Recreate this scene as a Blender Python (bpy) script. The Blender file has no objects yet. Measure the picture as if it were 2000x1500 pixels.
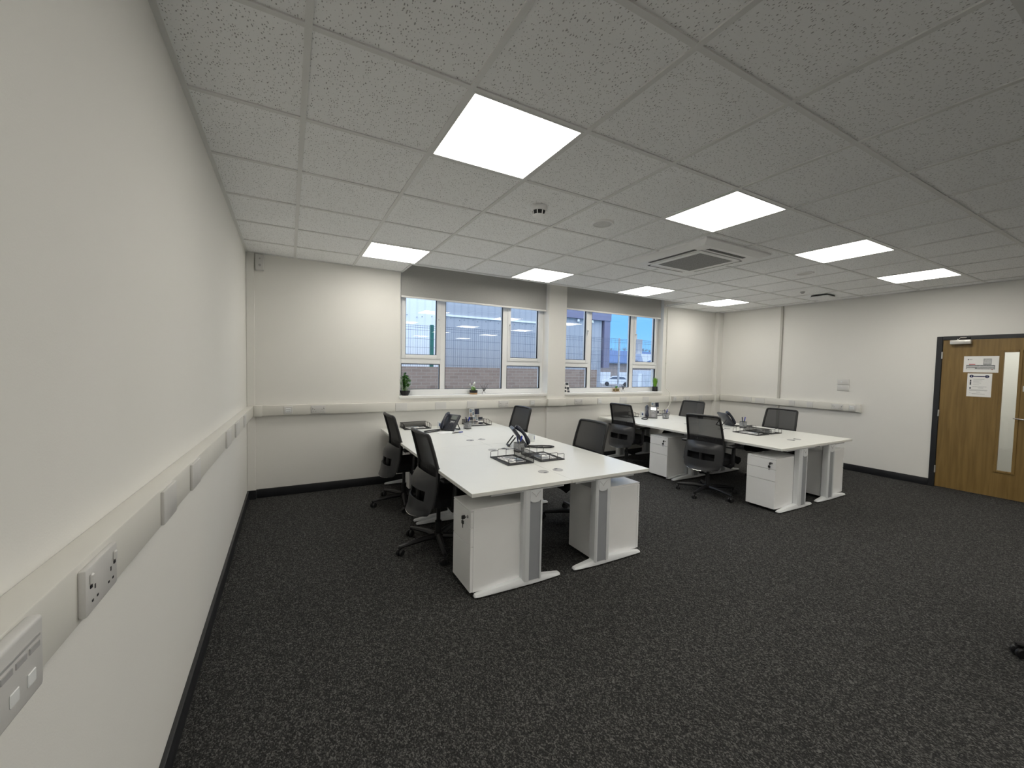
import bpy, bmesh, math, random
from mathutils import Matrix, Vector, Euler
random.seed(7)
SC = bpy.context.scene
COL = SC.collection
PI = math.pi
d2 = math.radians

# ------------------------------------------------------------------ camera, world, exposure
H = 2.61                                   # ceiling height
cam = bpy.data.cameras.new('camera'); cam.sensor_fit = 'HORIZONTAL'; cam.sensor_width = 36.0
cam.lens = 36.0 * 791.286 / 2000.0; cam.clip_start = 0.02; cam.clip_end = 400
camo = bpy.data.objects.new('camera', cam); COL.objects.link(camo)
YAW, PITCH, ROLL = 0.504313, -0.042217, 0.020188
_f = Vector((math.sin(YAW)*math.cos(PITCH), math.cos(YAW)*math.cos(PITCH), math.sin(PITCH)))
_r = Vector((math.cos(YAW), -math.sin(YAW), 0)); _u = _r.cross(_f)
_rr = math.cos(ROLL)*_r + math.sin(ROLL)*_u; _uu = -math.sin(ROLL)*_r + math.cos(ROLL)*_u
_m = Matrix((( _rr.x, _uu.x, -_f.x, 0.38741), (_rr.y, _uu.y, -_f.y, -5.0871), (_rr.z, _uu.z, -_f.z, 1.46770), (0, 0, 0, 1)))
camo.matrix_world = _m
SC.camera = camo
SC.view_settings.view_transform = 'Standard'; SC.view_settings.look = 'None'
SC.view_settings.gamma = 1.0; SC.view_settings.use_curve_mapping = False
SC.view_settings.exposure = 0.0
SC.cycles.max_bounces = 10; SC.cycles.diffuse_bounces = 7; SC.cycles.transparent_max_bounces = 16
SC.cycles.glossy_bounces = 4; SC.cycles.caustics_reflective = False; SC.cycles.caustics_refractive = False
SC.cycles.use_denoising = True

LIGHT_STRENGTH = 13.2
LIGHT_COLOR = (1.0, 0.955, 0.86)
world = bpy.data.worlds.new('dusk_sky'); SC.world = world; world.use_nodes = True
nt = world.node_tree; nt.nodes.clear()
wo = nt.nodes.new('ShaderNodeOutputWorld'); bg = nt.nodes.new('ShaderNodeBackground')
tc = nt.nodes.new('ShaderNodeTexCoord'); sx = nt.nodes.new('ShaderNodeSeparateXYZ'); cr = nt.nodes.new('ShaderNodeValToRGB')
cr.color_ramp.elements[0].position = 0.0; cr.color_ramp.elements[0].color = (0.34, 0.80, 1.38, 1)
cr.color_ramp.elements[1].position = 0.75; cr.color_ramp.elements[1].color = (2.9, 3.15, 3.7, 1)
e = cr.color_ramp.elements.new(0.10); e.color = (0.265, 0.72, 1.40, 1)
e = cr.color_ramp.elements.new(0.19); e.color = (0.30, 0.74, 1.40, 1)
e = cr.color_ramp.elements.new(0.40); e.color = (2.0, 2.25, 2.9, 1)
nt.links.new(tc.outputs['Generated'], sx.inputs[0]); nt.links.new(sx.outputs['Z'], cr.inputs[0])
nt.links.new(cr.outputs[0], bg.inputs[0]); bg.inputs[1].default_value = 1.0
nt.links.new(bg.outputs[0], wo.inputs[0])

# ------------------------------------------------------------------ materials
MATS = {}
def mat(name, col, rough=0.5, metal=0.0, spec=0.5, noise=None, bump=None, alpha=None, emit=None):
    """principled material; noise=(scale, amount) varies colour, bump=(scale, strength)"""
    m = bpy.data.materials.new(name); m.use_nodes = True; n = m.node_tree.nodes; l = m.node_tree.links
    b = n['Principled BSDF']
    b.inputs['Base Color'].default_value = (*col, 1); b.inputs['Roughness'].default_value = rough
    b.inputs['Metallic'].default_value = metal; b.inputs['Specular IOR Level'].default_value = spec
    tco = n.new('ShaderNodeTexCoord')
    if noise:
        t = n.new('ShaderNodeTexNoise'); t.inputs['Scale'].default_value = noise[0]; t.inputs['Detail'].default_value = 4
        r = n.new('ShaderNodeValToRGB'); a = noise[1]
        r.color_ramp.elements[0].position = 0.3; r.color_ramp.elements[0].color = (*[c*(1-a) for c in col], 1)
        r.color_ramp.elements[1].position = 0.7; r.color_ramp.elements[1].color = (*[min(1, c*(1+a)) for c in col], 1)
        l.new(tco.outputs['Object'], t.inputs['Vector']); l.new(t.outputs['Fac'], r.inputs[0]); l.new(r.outputs[0], b.inputs['Base Color'])
    if bump:
        t = n.new('ShaderNodeTexNoise'); t.inputs['Scale'].default_value = bump[0]; t.inputs['Detail'].default_value = 3
        bp = n.new('ShaderNodeBump'); bp.inputs['Strength'].default_value = bump[1]; bp.inputs['Distance'].default_value = 0.002
        l.new(tco.outputs['Object'], t.inputs['Vector']); l.new(t.outputs['Fac'], bp.inputs['Height']); l.new(bp.outputs[0], b.inputs['Normal'])
    if alpha is not None: b.inputs['Alpha'].default_value = alpha
    if emit:
        b.inputs['Emission Color'].default_value = (*emit[0], 1); b.inputs['Emission Strength'].default_value = emit[1]
    MATS[name] = m
    return m

WALL = mat('wall_paint', (0.765, 0.757, 0.73), 0.75, noise=(1.2, 0.012), bump=(220, 0.12), spec=0.25)
TRIMW = mat('white_gloss_trim', (0.80, 0.80, 0.785), 0.35, noise=(3, 0.01))
PVC = mat('ivory_pvc', (0.70, 0.69, 0.65), 0.38, noise=(5, 0.012))
STRIP = mat('greyed_white_strip', (0.50, 0.495, 0.46), 0.5, noise=(3, 0.02))
PLATE = mat('white_moulded_plate', (0.62, 0.615, 0.605), 0.3, noise=(20, 0.01))
UPVC = mat('white_window_plastic', (0.80, 0.81, 0.82), 0.28, noise=(4, 0.008))
GASKET = mat('black_gasket', (0.015, 0.015, 0.018), 0.5, noise=(60, 0.1))
SKIRT = mat('charcoal_skirting', (0.012, 0.013, 0.016), 0.42, noise=(8, 0.12))
DESKW = mat('white_desk_laminate', (0.755, 0.76, 0.73), 0.30, noise=(6, 0.008), bump=(400, 0.04))
DESKE = mat('white_desk_edging', (0.72, 0.72, 0.69), 0.4, noise=(6, 0.01))
STEELW = mat('white_powder_steel', (0.93, 0.935, 0.94), 0.33, noise=(9, 0.008))
LEGW = mat('silver_white_metal', (0.70, 0.72, 0.74), 0.35, noise=(9, 0.01))
LEGG = mat('grey_leg_cover', (0.33, 0.345, 0.37), 0.42, noise=(9, 0.02))
GROM = mat('grey_plastic_port', (0.40, 0.40, 0.405), 0.4, noise=(30, 0.05))
BLACKP = mat('black_plastic', (0.012, 0.012, 0.014), 0.42, noise=(30, 0.15))
CHAIRP = mat('charcoal_chair_plastic', (0.021, 0.022, 0.025), 0.38, noise=(25, 0.1), bump=(300, 0.05))
SEATF = mat('black_seat_fabric', (0.008, 0.008, 0.010), 0.9, noise=(160, 0.3), bump=(500, 0.4))
CHROME = mat('bright_metal', (0.75, 0.75, 0.76), 0.18, metal=1.0, noise=(15, 0.02))
WIRE = mat('black_coated_wire', (0.012, 0.012, 0.013), 0.4, noise=(40, 0.1))
PHONEB = mat('dark_phone_plastic', (0.035, 0.038, 0.048), 0.32, noise=(30, 0.05))
PHONEH = mat('navy_black_handset', (0.012, 0.016, 0.032), 0.22, noise=(30, 0.05))
KEYG = mat('pale_phone_keys', (0.45, 0.46, 0.48), 0.4, noise=(50, 0.05))
SCREEN = mat('phone_display', (0.16, 0.18, 0.17), 0.12, noise=(20, 0.05))
SCREENL = mat('lit_phone_display', (0.7, 0.7, 0.68), 0.3, noise=(20, 0.02), emit=((0.95, 0.97, 1.0), 0.75))
WHITEP = mat('white_paper', (0.82, 0.82, 0.81), 0.7, noise=(30, 0.01))
MUGW = mat('white_glazed_ceramic', (0.80, 0.82, 0.83), 0.15, noise=(10, 0.01))
BLUEI = mat('blue_print', (0.02, 0.07, 0.22), 0.35, noise=(40, 0.08))
PENB = mat('blue_pen_plastic', (0.012, 0.03, 0.33), 0.22, noise=(40, 0.05))
NAVY = mat('navy_print', (0.010, 0.018, 0.075), 0.5, noise=(60, 0.2))
GREYI = mat('grey_print', (0.25, 0.26, 0.27), 0.6, noise=(60, 0.25))
DARKI = mat('dark_print', (0.04, 0.045, 0.06), 0.6, noise=(70, 0.4))
TEALI = mat('muted_teal_print', (0.15, 0.20, 0.26), 0.6, noise=(50, 0.3))
TANI = mat('tan_print', (0.34, 0.30, 0.27), 0.6, noise=(50, 0.25))
REDI = mat('red_print', (0.45, 0.05, 0.05), 0.6, noise=(50, 0.1))
GREENL = mat('leaf_green', (0.045, 0.16, 0.022), 0.45, noise=(25, 0.4))
GREENP = mat('pale_leaf_green', (0.25, 0.42, 0.15), 0.5, noise=(25, 0.3))
GRASSG = mat('bright_grass_green', (0.16, 0.36, 0.03), 0.5, noise=(30, 0.3))
FLOWER = mat('cream_petals', (0.72, 0.72, 0.66), 0.6, noise=(40, 0.08))
POTB = mat('black_ceramic_pot', (0.008, 0.008, 0.009), 0.45, noise=(30, 0.2))
WOODL = mat('light_pot_wood', (0.45, 0.28, 0.14), 0.5, noise=(30, 0.2))
BROWNP = mat('olive_brown_pot', (0.16, 0.12, 0.05), 0.5, noise=(30, 0.2))
BLIND = mat('grey_blind_fabric', (0.43, 0.43, 0.42), 0.85, noise=(120, 0.05), bump=(700, 0.3), spec=0.2)
ACW = mat('white_unit_plastic', (0.88, 0.885, 0.89), 0.4, noise=(6, 0.01))
ACG = mat('grey_intake_grille', (0.22, 0.22, 0.225), 0.6, noise=(160, 0.4))
TBAR = mat('ceiling_grid_metal', (0.74, 0.745, 0.74), 0.45, noise=(3, 0.02))
SPKG = mat('pale_grey_speaker_mesh', (0.66, 0.665, 0.66), 0.6, noise=(300, 0.25))
ALU = mat('brushed_aluminium', (0.62, 0.61, 0.58), 0.32, metal=0.6, noise=(20, 0.04))
CABLEW = mat('white_cable', (0.78, 0.77, 0.72), 0.4, noise=(20, 0.02))

def emission(name, col, s):
    m = bpy.data.materials.new(name); m.use_nodes = True; n = m.node_tree.nodes; n.clear()
    o = n.new('ShaderNodeOutputMaterial'); e = n.new('ShaderNodeEmission'); e.inputs[0].default_value = (*col, 1); e.inputs[1].default_value = s
    m.node_tree.links.new(e.outputs[0], o.inputs[0]); MATS[name] = m; return m
DIFFUSER = emission('lit_diffuser', LIGHT_COLOR, LIGHT_STRENGTH)

def glass_mat():
    m = bpy.data.materials.new('window_glass'); m.use_nodes = True; n = m.node_tree.nodes; l = m.node_tree.links; n.clear()
    o = n.new('ShaderNodeOutputMaterial'); mx = n.new('ShaderNodeMixShader'); t = n.new('ShaderNodeBsdfTransparent'); g = n.new('ShaderNodeBsdfGlossy')
    fr = n.new('ShaderNodeFresnel'); fr.inputs[0].default_value = 1.52; g.inputs['Roughness'].default_value = 0.0
    t.inputs[0].default_value = (0.94, 0.965, 0.97, 1)
    ge = n.new('ShaderNodeNewGeometry'); io = n.new('ShaderNodeMapRange'); io.inputs['To Min'].default_value = 1.52; io.inputs['To Max'].default_value = 1/1.52   # same reflectance on both faces of the pane
    l.new(ge.outputs['Backfacing'], io.inputs[0]); l.new(io.outputs[0], fr.inputs[0])
    l.new(fr.outputs[0], mx.inputs[0]); l.new(t.outputs[0], mx.inputs[1]); l.new(g.outputs[0], mx.inputs[2]); l.new(mx.outputs[0], o.inputs[0])
    MATS['window_glass'] = m; return m
GLASS = glass_mat()

def see_through(name, col, opac, scale=None, grazing=False):
    """woven mesh: an even mix of cloth and holes"""
    m = bpy.data.materials.new(name); m.use_nodes = True; n = m.node_tree.nodes; l = m.node_tree.links
    b = n['Principled BSDF']; b.inputs['Base Color'].default_value = (*col, 1); b.inputs['Roughness'].default_value = 0.7
    o = n['Material Output']; mx = n.new('ShaderNodeMixShader'); t = n.new('ShaderNodeBsdfTransparent')
    mx.inputs[0].default_value = opac
    if scale:
        tco = n.new('ShaderNodeTexCoord'); w = n.new('ShaderNodeTexNoise'); w.inputs['Scale'].default_value = scale
        mr = n.new('ShaderNodeMapRange'); mr.inputs['To Min'].default_value = max(0, opac-0.08); mr.inputs['To Max'].default_value = min(1, opac+0.08)
        l.new(tco.outputs['Object'], w.inputs['Vector']); l.new(w.outputs['Fac'], mr.inputs[0]); l.new(mr.outputs[0], mx.inputs[0])
    if grazing:                            # threads have depth: the holes close when the cloth is seen edge-on
        lw = n.new('ShaderNodeLayerWeight'); lw.inputs[0].default_value = 0.5; ma = n.new('ShaderNodeMapRange')
        ma.inputs['From Min'].default_value = 0.2; ma.inputs['From Max'].default_value = 0.8; ma.inputs['To Min'].default_value = opac; ma.inputs['To Max'].default_value = 1.0
        l.new(lw.outputs['Facing'], ma.inputs[0]); l.new(ma.outputs[0], mx.inputs[0])
    l.new(t.outputs[0], mx.inputs[1]); l.new(b.outputs[0], mx.inputs[2]); l.new(mx.outputs[0], o.inputs[0])
    MATS[name] = m; return m
MESHF = see_through('black_back_mesh', (0.012, 0.0125, 0.014), 0.87, None, True)
TRAYM = see_through('black_tray_mesh', (0.012, 0.012, 0.013), 0.80, 260)
TRAYS = see_through('black_tray_side_mesh', (0.03, 0.03, 0.03), 0.32, 260)
CUPM = see_through('clear_grey_cup', (0.35, 0.36, 0.37), 0.45, 60)

def carpet_mat():
    m = bpy.data.materials.new('charcoal_loop_carpet'); m.use_nodes = True; n = m.node_tree.nodes; l = m.node_tree.links
    b = n['Principled BSDF']; b.inputs['Roughness'].default_value = 0.95; b.inputs['Specular IOR Level'].default_value = 0.1
    tco = n.new('ShaderNodeTexCoord')
    mp = n.new('ShaderNodeMapping'); mp.inputs['Scale'].default_value = (1.0, 0.72, 1.0); mp.inputs['Rotation'].default_value = (0, 0, 0.5)
    v = n.new('ShaderNodeTexVoronoi'); v.inputs['Scale'].default_value = 240
    r = n.new('ShaderNodeValToRGB'); r.color_ramp.interpolation = 'LINEAR'
    r.color_ramp.elements[0].position = 0.12; r.color_ramp.elements[0].color = (0.020, 0.020, 0.0202, 1)
    r.color_ramp.elements[1].position = 0.95; r.color_ramp.elements[1].color = (0.145, 0.143, 0.138, 1)
    e = r.color_ramp.elements.new(0.55); e.color = (0.041, 0.041, 0.0405, 1)
    sp = n.new('ShaderNodeSeparateColor')
    ns = n.new('ShaderNodeTexNoise'); ns.inputs['Scale'].default_value = 45; ns.inputs['Detail'].default_value = 3
    ns2 = n.new('ShaderNodeTexNoise'); ns2.inputs['Scale'].default_value = 1.3
    ad = n.new('ShaderNodeMath'); ad.operation = 'MULTIPLY_ADD'; ad.inputs[1].default_value = 0.85
    l.new(tco.outputs['Object'], mp.inputs[0]); l.new(mp.outputs[0], v.inputs['Vector']); l.new(v.outputs['Color'], sp.inputs[0])
    l.new(mp.outputs[0], ns.inputs['Vector']); l.new(tco.outputs['Object'], ns2.inputs['Vector'])
    mr = n.new('ShaderNodeMapRange'); mr.inputs['From Min'].default_value = 0.3; mr.inputs['From Max'].default_value = 0.7; mr.inputs['To Min'].default_value = -0.08; mr.inputs['To Max'].default_value = 0.14
    l.new(ns.outputs['Fac'], mr.inputs[0]); l.new(sp.outputs[0], ad.inputs[0]); l.new(mr.outputs[0], ad.inputs[2])
    l.new(ad.outputs[0], r.inputs[0]); l.new(r.outputs[0], b.inputs['Base Color'])
    bp = n.new('ShaderNodeBump'); bp.inputs['Strength'].default_value = 0.7; bp.inputs['Distance'].default_value = 0.004
    l.new(v.outputs['Distance'], bp.inputs['Height']); bp.invert = True; l.new(bp.outputs[0], b.inputs['Normal'])
    MATS['carpet'] = m; return m
CARPET = carpet_mat()

def tile_mat():
    m = bpy.data.materials.new('fissured_ceiling_tile'); m.use_nodes = True; n = m.node_tree.nodes; l = m.node_tree.links
    b = n['Principled BSDF']; b.inputs['Roughness'].default_value = 0.9; b.inputs['Specular IOR Level'].default_value = 0.15
    tco = n.new('ShaderNodeTexCoord'); ns = n.new('ShaderNodeTexNoise'); ns.inputs['Scale'].default_value = 14; ns.inputs['Detail'].default_value = 2
    # a gentle warp gives the pits their worm shape
    vm = n.new('ShaderNodeVectorMath'); vm.operation = 'MULTIPLY_ADD'; vm.inputs[1].default_value = (0.035, 0.035, 0.0)
    mp = n.new('ShaderNodeMapping'); mp.inputs['Scale'].default_value = (1.0, 0.55, 1.0); mp.inputs['Rotation'].default_value = (0, 0, 0.45)
    v = n.new('ShaderNodeTexVoronoi'); v.inputs['Scale'].default_value = 112; v.voronoi_dimensions = '2D'
    l.new(tco.outputs['Object'], ns.inputs['Vector']); l.new(ns.outputs['Color'], vm.inputs[0]); l.new(tco.outputs['Object'], vm.inputs[2])
    l.new(vm.outputs[0], mp.inputs[0]); l.new(mp.outputs[0], v.inputs['Vector'])
    sp = n.new('ShaderNodeSeparateColor'); l.new(v.outputs['Color'], sp.inputs[0])
    rad = n.new('ShaderNodeMapRange'); rad.inputs['From Min'].default_value = 0.25; rad.inputs['From Max'].default_value = 1.0; rad.inputs['To Min'].default_value = 0.0; rad.inputs['To Max'].default_value = 0.29
    l.new(sp.outputs[0], rad.inputs[0])
    sub = n.new('ShaderNodeMath'); sub.operation = 'SUBTRACT'; l.new(rad.outputs[0], sub.inputs[0]); l.new(v.outputs['Distance'], sub.inputs[1])
    st = n.new('ShaderNodeMapRange'); st.inputs['From Min'].default_value = -0.02; st.inputs['From Max'].default_value = 0.08
    l.new(sub.outputs[0], st.inputs[0])
    mx = n.new('ShaderNodeMix'); mx.data_type = 'RGBA'
    mx.inputs['A'].default_value = (0.93, 0.94, 0.95, 1); mx.inputs['B'].default_value = (0.40, 0.40, 0.40, 1)
    l.new(st.outputs[0], mx.inputs['Factor']); l.new(mx.outputs['Result'], b.inputs['Base Color'])
    bp = n.new('ShaderNodeBump'); bp.inputs['Strength'].default_value = 0.4; bp.inputs['Distance'].default_value = 0.003; bp.invert = True
    l.new(st.outputs[0], bp.inputs['Height']); l.new(bp.outputs[0], b.inputs['Normal'])
    MATS['tile'] = m; return m
TILE = tile_mat()

def oak_mat():
    m = bpy.data.materials.new('oak_veneer'); m.use_nodes = True; n = m.node_tree.nodes; l = m.node_tree.links
    b = n['Principled BSDF']; b.inputs['Roughness'].default_value = 0.45
    tco = n.new('ShaderNodeTexCoord'); mp = n.new('ShaderNodeMapping'); mp.inputs['Scale'].default_value = (14, 14, 0.8)
    ns = n.new('ShaderNodeTexNoise'); ns.inputs['Scale'].default_value = 2.2; ns.inputs['Detail'].default_value = 6; ns.inputs['Distortion'].default_value = 0.5
    r = n.new('ShaderNodeValToRGB'); r.color_ramp.elements[0].position = 0.32; r.color_ramp.elements[0].color = (0.165, 0.100, 0.026, 1)
    r.color_ramp.elements[1].position = 0.72; r.color_ramp.elements[1].color = (0.245, 0.155, 0.048, 1)
    l.new(tco.outputs['Object'], mp.inputs[0]); l.new(mp.outputs[0], ns.inputs['Vector']); l.new(ns.outputs['Fac'], r.inputs[0]); l.new(r.outputs[0], b.inputs['Base Color'])
    MATS['oak'] = m; return m
OAK = oak_mat()

def brick_mat(name, c1, c2, mortar, scale=1.0):
    m = bpy.data.materials.new(name); m.use_nodes = True; n = m.node_tree.nodes; l = m.node_tree.links
    b = n['Principled BSDF']; b.inputs['Roughness'].default_value = 0.9
    tco = n.new('ShaderNodeTexCoord'); mp = n.new('ShaderNodeMapping'); mp.inputs['Rotation'].default_value = (PI/2, 0, 0)
    bt = n.new('ShaderNodeTexBrick'); bt.inputs['Scale'].default_value = 1.0
    bt.inputs['Brick Width'].default_value = 0.225*scale; bt.inputs['Row Height'].default_value = 0.075*scale; bt.inputs['Mortar Size'].default_value = 0.006
    bt.inputs['Color1'].default_value = (*c1, 1); bt.inputs['Color2'].default_value = (*c2, 1); bt.inputs['Mortar'].default_value = (*mortar, 1)
    l.new(tco.outputs['Object'], mp.inputs[0]); l.new(mp.outputs[0], bt.inputs['Vector']); l.new(bt.outputs['Color'], b.inputs['Base Color'])
    MATS[name] = m; return m
BRICK = brick_mat('brown_brickwork', (0.30, 0.215, 0.165), (0.245, 0.17, 0.13), (0.34, 0.285, 0.24))
BRICK2 = brick_mat('grey_brown_brickwork', (0.36, 0.29, 0.25), (0.28, 0.22, 0.20), (0.45, 0.42, 0.40), 1.4)

def clad_mat(name, col, dark):
    m = bpy.data.materials.new(name); m.use_nodes = True; n = m.node_tree.nodes; l = m.node_tree.links
    b = n['Principled BSDF']; b.inputs['Roughness'].default_value = 0.5
    tco = n.new('ShaderNodeTexCoord'); w = n.new('ShaderNodeTexWave'); w.inputs['Scale'].default_value = 1.6; w.bands_direction = 'X'
    r = n.new('ShaderNodeValToRGB'); r.color_ramp.elements[0].position = 0.05; r.color_ramp.elements[0].color = (*dark, 1)
    r.color_ramp.elements[1].position = 0.3; r.color_ramp.elements[1].color = (*col, 1)
    l.new(tco.outputs['Object'], w.inputs['Vector']); l.new(w.outputs['Fac'], r.inputs[0]); l.new(r.outputs[0], b.inputs['Base Color'])
    MATS[name] = m; return m
CLADW = clad_mat('white_steel_cladding', (0.90, 0.91, 0.92), (0.84, 0.85, 0.87))
CLADG = clad_mat('grey_steel_cladding', (0.44, 0.45, 0.47), (0.39, 0.40, 0.43))
FASCIA = mat('slate_purple_fascia', (0.22, 0.21, 0.30), 0.5, noise=(2, 0.06))
ROOFB = mat('sky_tinted_roof_sheet', (0.085, 0.14, 0.27), 0.95, noise=(1, 0.05), spec=0.05)  # blue of the reflected sky is put into the roof colour
GREENF = mat('green_fence_paint', (0.015, 0.16, 0.12), 0.4, noise=(10, 0.1))
GREYF = mat('dark_fence_wire', (0.085, 0.11, 0.15), 0.5, noise=(10, 0.1))
TARMAC = mat('grey_tarmac', (0.18, 0.18, 0.185), 0.9, noise=(12, 0.2))
CARW = mat('white_car_paint', (0.82, 0.84, 0.87), 0.2, noise=(2, 0.01))
CARG = mat('dark_car_glass', (0.10, 0.13, 0.18), 0.1, noise=(3, 0.05))
TAIL = mat('red_lamp_lens', (0.7, 0.08, 0.08), 0.2, noise=(10, 0.05))
SHUT = mat('pale_shutter', (0.78, 0.80, 0.84), 0.5, noise=(3, 0.02))
CABIN = mat('light_grey_cabin', (0.55, 0.58, 0.62), 0.5, noise=(2, 0.02))
BARK = mat('bare_branch', (0.16, 0.15, 0.15), 0.9, noise=(9, 0.2))

# ------------------------------------------------------------------ mesh builder
class MB:
    def __init__(self): self.bm = bmesh.new(); self.mats = []; self.M = Matrix.Identity(4)
    def mi(self, m):
        if m not in self.mats: self.mats.append(m)
        return self.mats.index(m)
    def _faces(self, pts, faces, m, smooth=False, M=None):
        T = self.M @ M if M is not None else self.M
        vs = [self.bm.verts.new(T @ Vector(p)) for p in pts]; k = self.mi(m); out = []
        for f in faces:
            try: fc = self.bm.faces.new([vs[i] for i in f])
            except ValueError: continue
            fc.material_index = k; fc.smooth = smooth; out.append(fc)
        return vs, out
    def box(self, x0, x1, y0, y1, z0, z1, m, bev=0.0, seg=2, M=None):
        x0, x1 = min(x0, x1), max(x0, x1); y0, y1 = min(y0, y1), max(y0, y1); z0, z1 = min(z0, z1), max(z0, z1)
        p = [(x0,y0,z0),(x1,y0,z0),(x1,y1,z0),(x0,y1,z0),(x0,y0,z1),(x1,y0,z1),(x1,y1,z1),(x0,y1,z1)]
        f = [(0,3,2,1),(4,5,6,7),(0,1,5,4),(1,2,6,5),(2,3,7,6),(3,0,4,7)]
        vs, fs = self._faces(p, f, m, M=M)
        if bev > 0:
            es = set()
            for fc in fs: es.update(fc.edges)
            r = bmesh.ops.bevel(self.bm, geom=list(es), offset=bev, segments=seg, affect='EDGES', profile=0.5)
            k = self.mi(m)
            for fc in r['faces']: fc.material_index = k; fc.smooth = seg > 1
        return self
    def quad(self, pts, m, M=None): self._faces(pts, [tuple(range(len(pts)))], m, M=M); return self
    def prism(self, poly, axis, a0, a1, m, M=None, smooth=False):
        """poly: 2-D points in the plane normal to axis"""
        def P(u, v, a): return {'x': (a, u, v), 'y': (u, a, v), 'z': (u, v, a)}[axis]
        n = len(poly); pts = [P(u, v, a0) for u, v in poly] + [P(u, v, a1) for u, v in poly]
        f = [tuple(range(n-1, -1, -1)), tuple(range(n, 2*n))] + [(i, (i+1) % n, n+(i+1) % n, n+i) for i in range(n)]
        vs, fs = self._faces(pts, f, m, M=M)
        if smooth:
            for fc in fs[2:]: fc.smooth = True
        bmesh.ops.recalc_face_normals(self.bm, faces=fs)
        return self
    def tube(self, pts, r, m, seg=8, M=None, closed=False, flat=1.0):
        """round bar along a polyline; r may be a list"""
        pts = [Vector(p) for p in pts]; n = len(pts); rs = r if isinstance(r, (list, tuple)) else [r]*n
        ring = []; prev = None
        for i, p in enumerate(pts):
            if closed: d = pts[(i+1) % n] - pts[i-1]
            else: d = pts[min(i+1, n-1)] - pts[max(i-1, 0)]
            d.normalize()
            a = prev if prev is not None else (Vector((0, 0, 1)) if abs(d.z) < 0.9 else Vector((1, 0, 0)))
            b = d.cross(a); b.normalize(); a = b.cross(d); a.normalize(); prev = a
            ring += [p + rs[i]*(math.cos(2*PI*k/seg)*a*flat + math.sin(2*PI*k/seg)*b) for k in range(seg)]
        f = []
        for i in range(n if closed else n-1):
            j = (i+1) % n
            for k in range(seg): f.append((i*seg+k, i*seg+(k+1) % seg, j*seg+(k+1) % seg, j*seg+k))
        if not closed: f += [tuple(range(seg-1, -1, -1)), tuple(range((n-1)*seg, n*seg))]
        vs, fs = self._faces(ring, f, m, smooth=True, M=M)
        bmesh.ops.recalc_face_normals(self.bm, faces=fs)
        return self
    def lathe(self, prof, m, c=(0, 0, 0), seg=24, M=None, smooth=True):
        """profile of (radius, z) turned about z"""
        pts = []
        for r, z in prof: pts += [(c[0]+r*math.cos(2*PI*k/seg), c[1]+r*math.sin(2*PI*k/seg), c[2]+z) for k in range(seg)]
        n = len(prof); f = []
        for i in range(n-1):
            for k in range(seg): f.append((i*seg+k, i*seg+(k+1) % seg, (i+1)*seg+(k+1) % seg, (i+1)*seg+k))
        if prof[0][0] > 1e-6: f.append(tuple(range(seg-1, -1, -1)))
        if prof[-1][0] > 1e-6: f.append(tuple(range((n-1)*seg, n*seg)))
        vs, fs = self._faces(pts, f, m, smooth=smooth, M=M)
        bmesh.ops.remove_doubles(self.bm, verts=vs, dist=1e-6)
        fs = [x for x in fs if x.is_valid]; bmesh.ops.recalc_face_normals(self.bm, faces=fs)
        return self
    def sheet(self, fn, nu, nv, m, thick=0.0, skip=None, M=None):
        """grid surface fn(u,v) with u,v in 0..1, given a thickness along its normal"""
        g = [[Vector(fn(i/nu, j/nv)) for j in range(nv+1)] for i in range(nu+1)]
        def nrm(i, j):
            a = g[min(i+1, nu)][j] - g[max(i-1, 0)][j]; b = g[i][min(j+1, nv)] - g[i][max(j-1, 0)]
            c = a.cross(b); c.normalize(); return c
        idx = lambda i, j: i*(nv+1)+j
        top = [g[i][j] + nrm(i, j)*thick/2 for i in range(nu+1) for j in range(nv+1)]
        keep = {(i, j) for i in range(nu) for j in range(nv) if not (skip and skip((i+.5)/nu, (j+.5)/nv))}
        if thick == 0:
            self._faces(top, [(idx(i, j), idx(i+1, j), idx(i+1, j+1), idx(i, j+1)) for i, j in keep], m, smooth=True, M=M); return self
        bot = [g[i][j] - nrm(i, j)*thick/2 for i in range(nu+1) for j in range(nv+1)]; N = len(top)
        f = []
        for i, j in keep:
            q = (idx(i, j), idx(i+1, j), idx(i+1, j+1), idx(i, j+1)); f.append(q); f.append(tuple(N+k for k in reversed(q)))
            for (di, dj), (a, b) in (((0, -1), (0, 1)), ((1, 0), (1, 2)), ((0, 1), (2, 3)), ((-1, 0), (3, 0))):
                if (i+di, j+dj) not in keep: f.append((q[b], q[a], N+q[a], N+q[b]))
        vs, fs = self._faces(top+bot, f, m, smooth=True, M=M)
        return self
    def build(self, name, parent=None, sharp=0.6):
        me = bpy.data.meshes.new(name); 
        for v in [v for v in self.bm.verts if not v.link_faces]: self.bm.verts.remove(v)
        self.bm.to_mesh(me); self.bm.free()
        for m in self.mats: me.materials.append(m)
        if any(p.use_smooth for p in me.polygons):
            me.set_sharp_from_angle(angle=sharp)
        o = bpy.data.objects.new(name, me); COL.objects.link(o)
        if parent is not None: o.parent = parent
        return o

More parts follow.
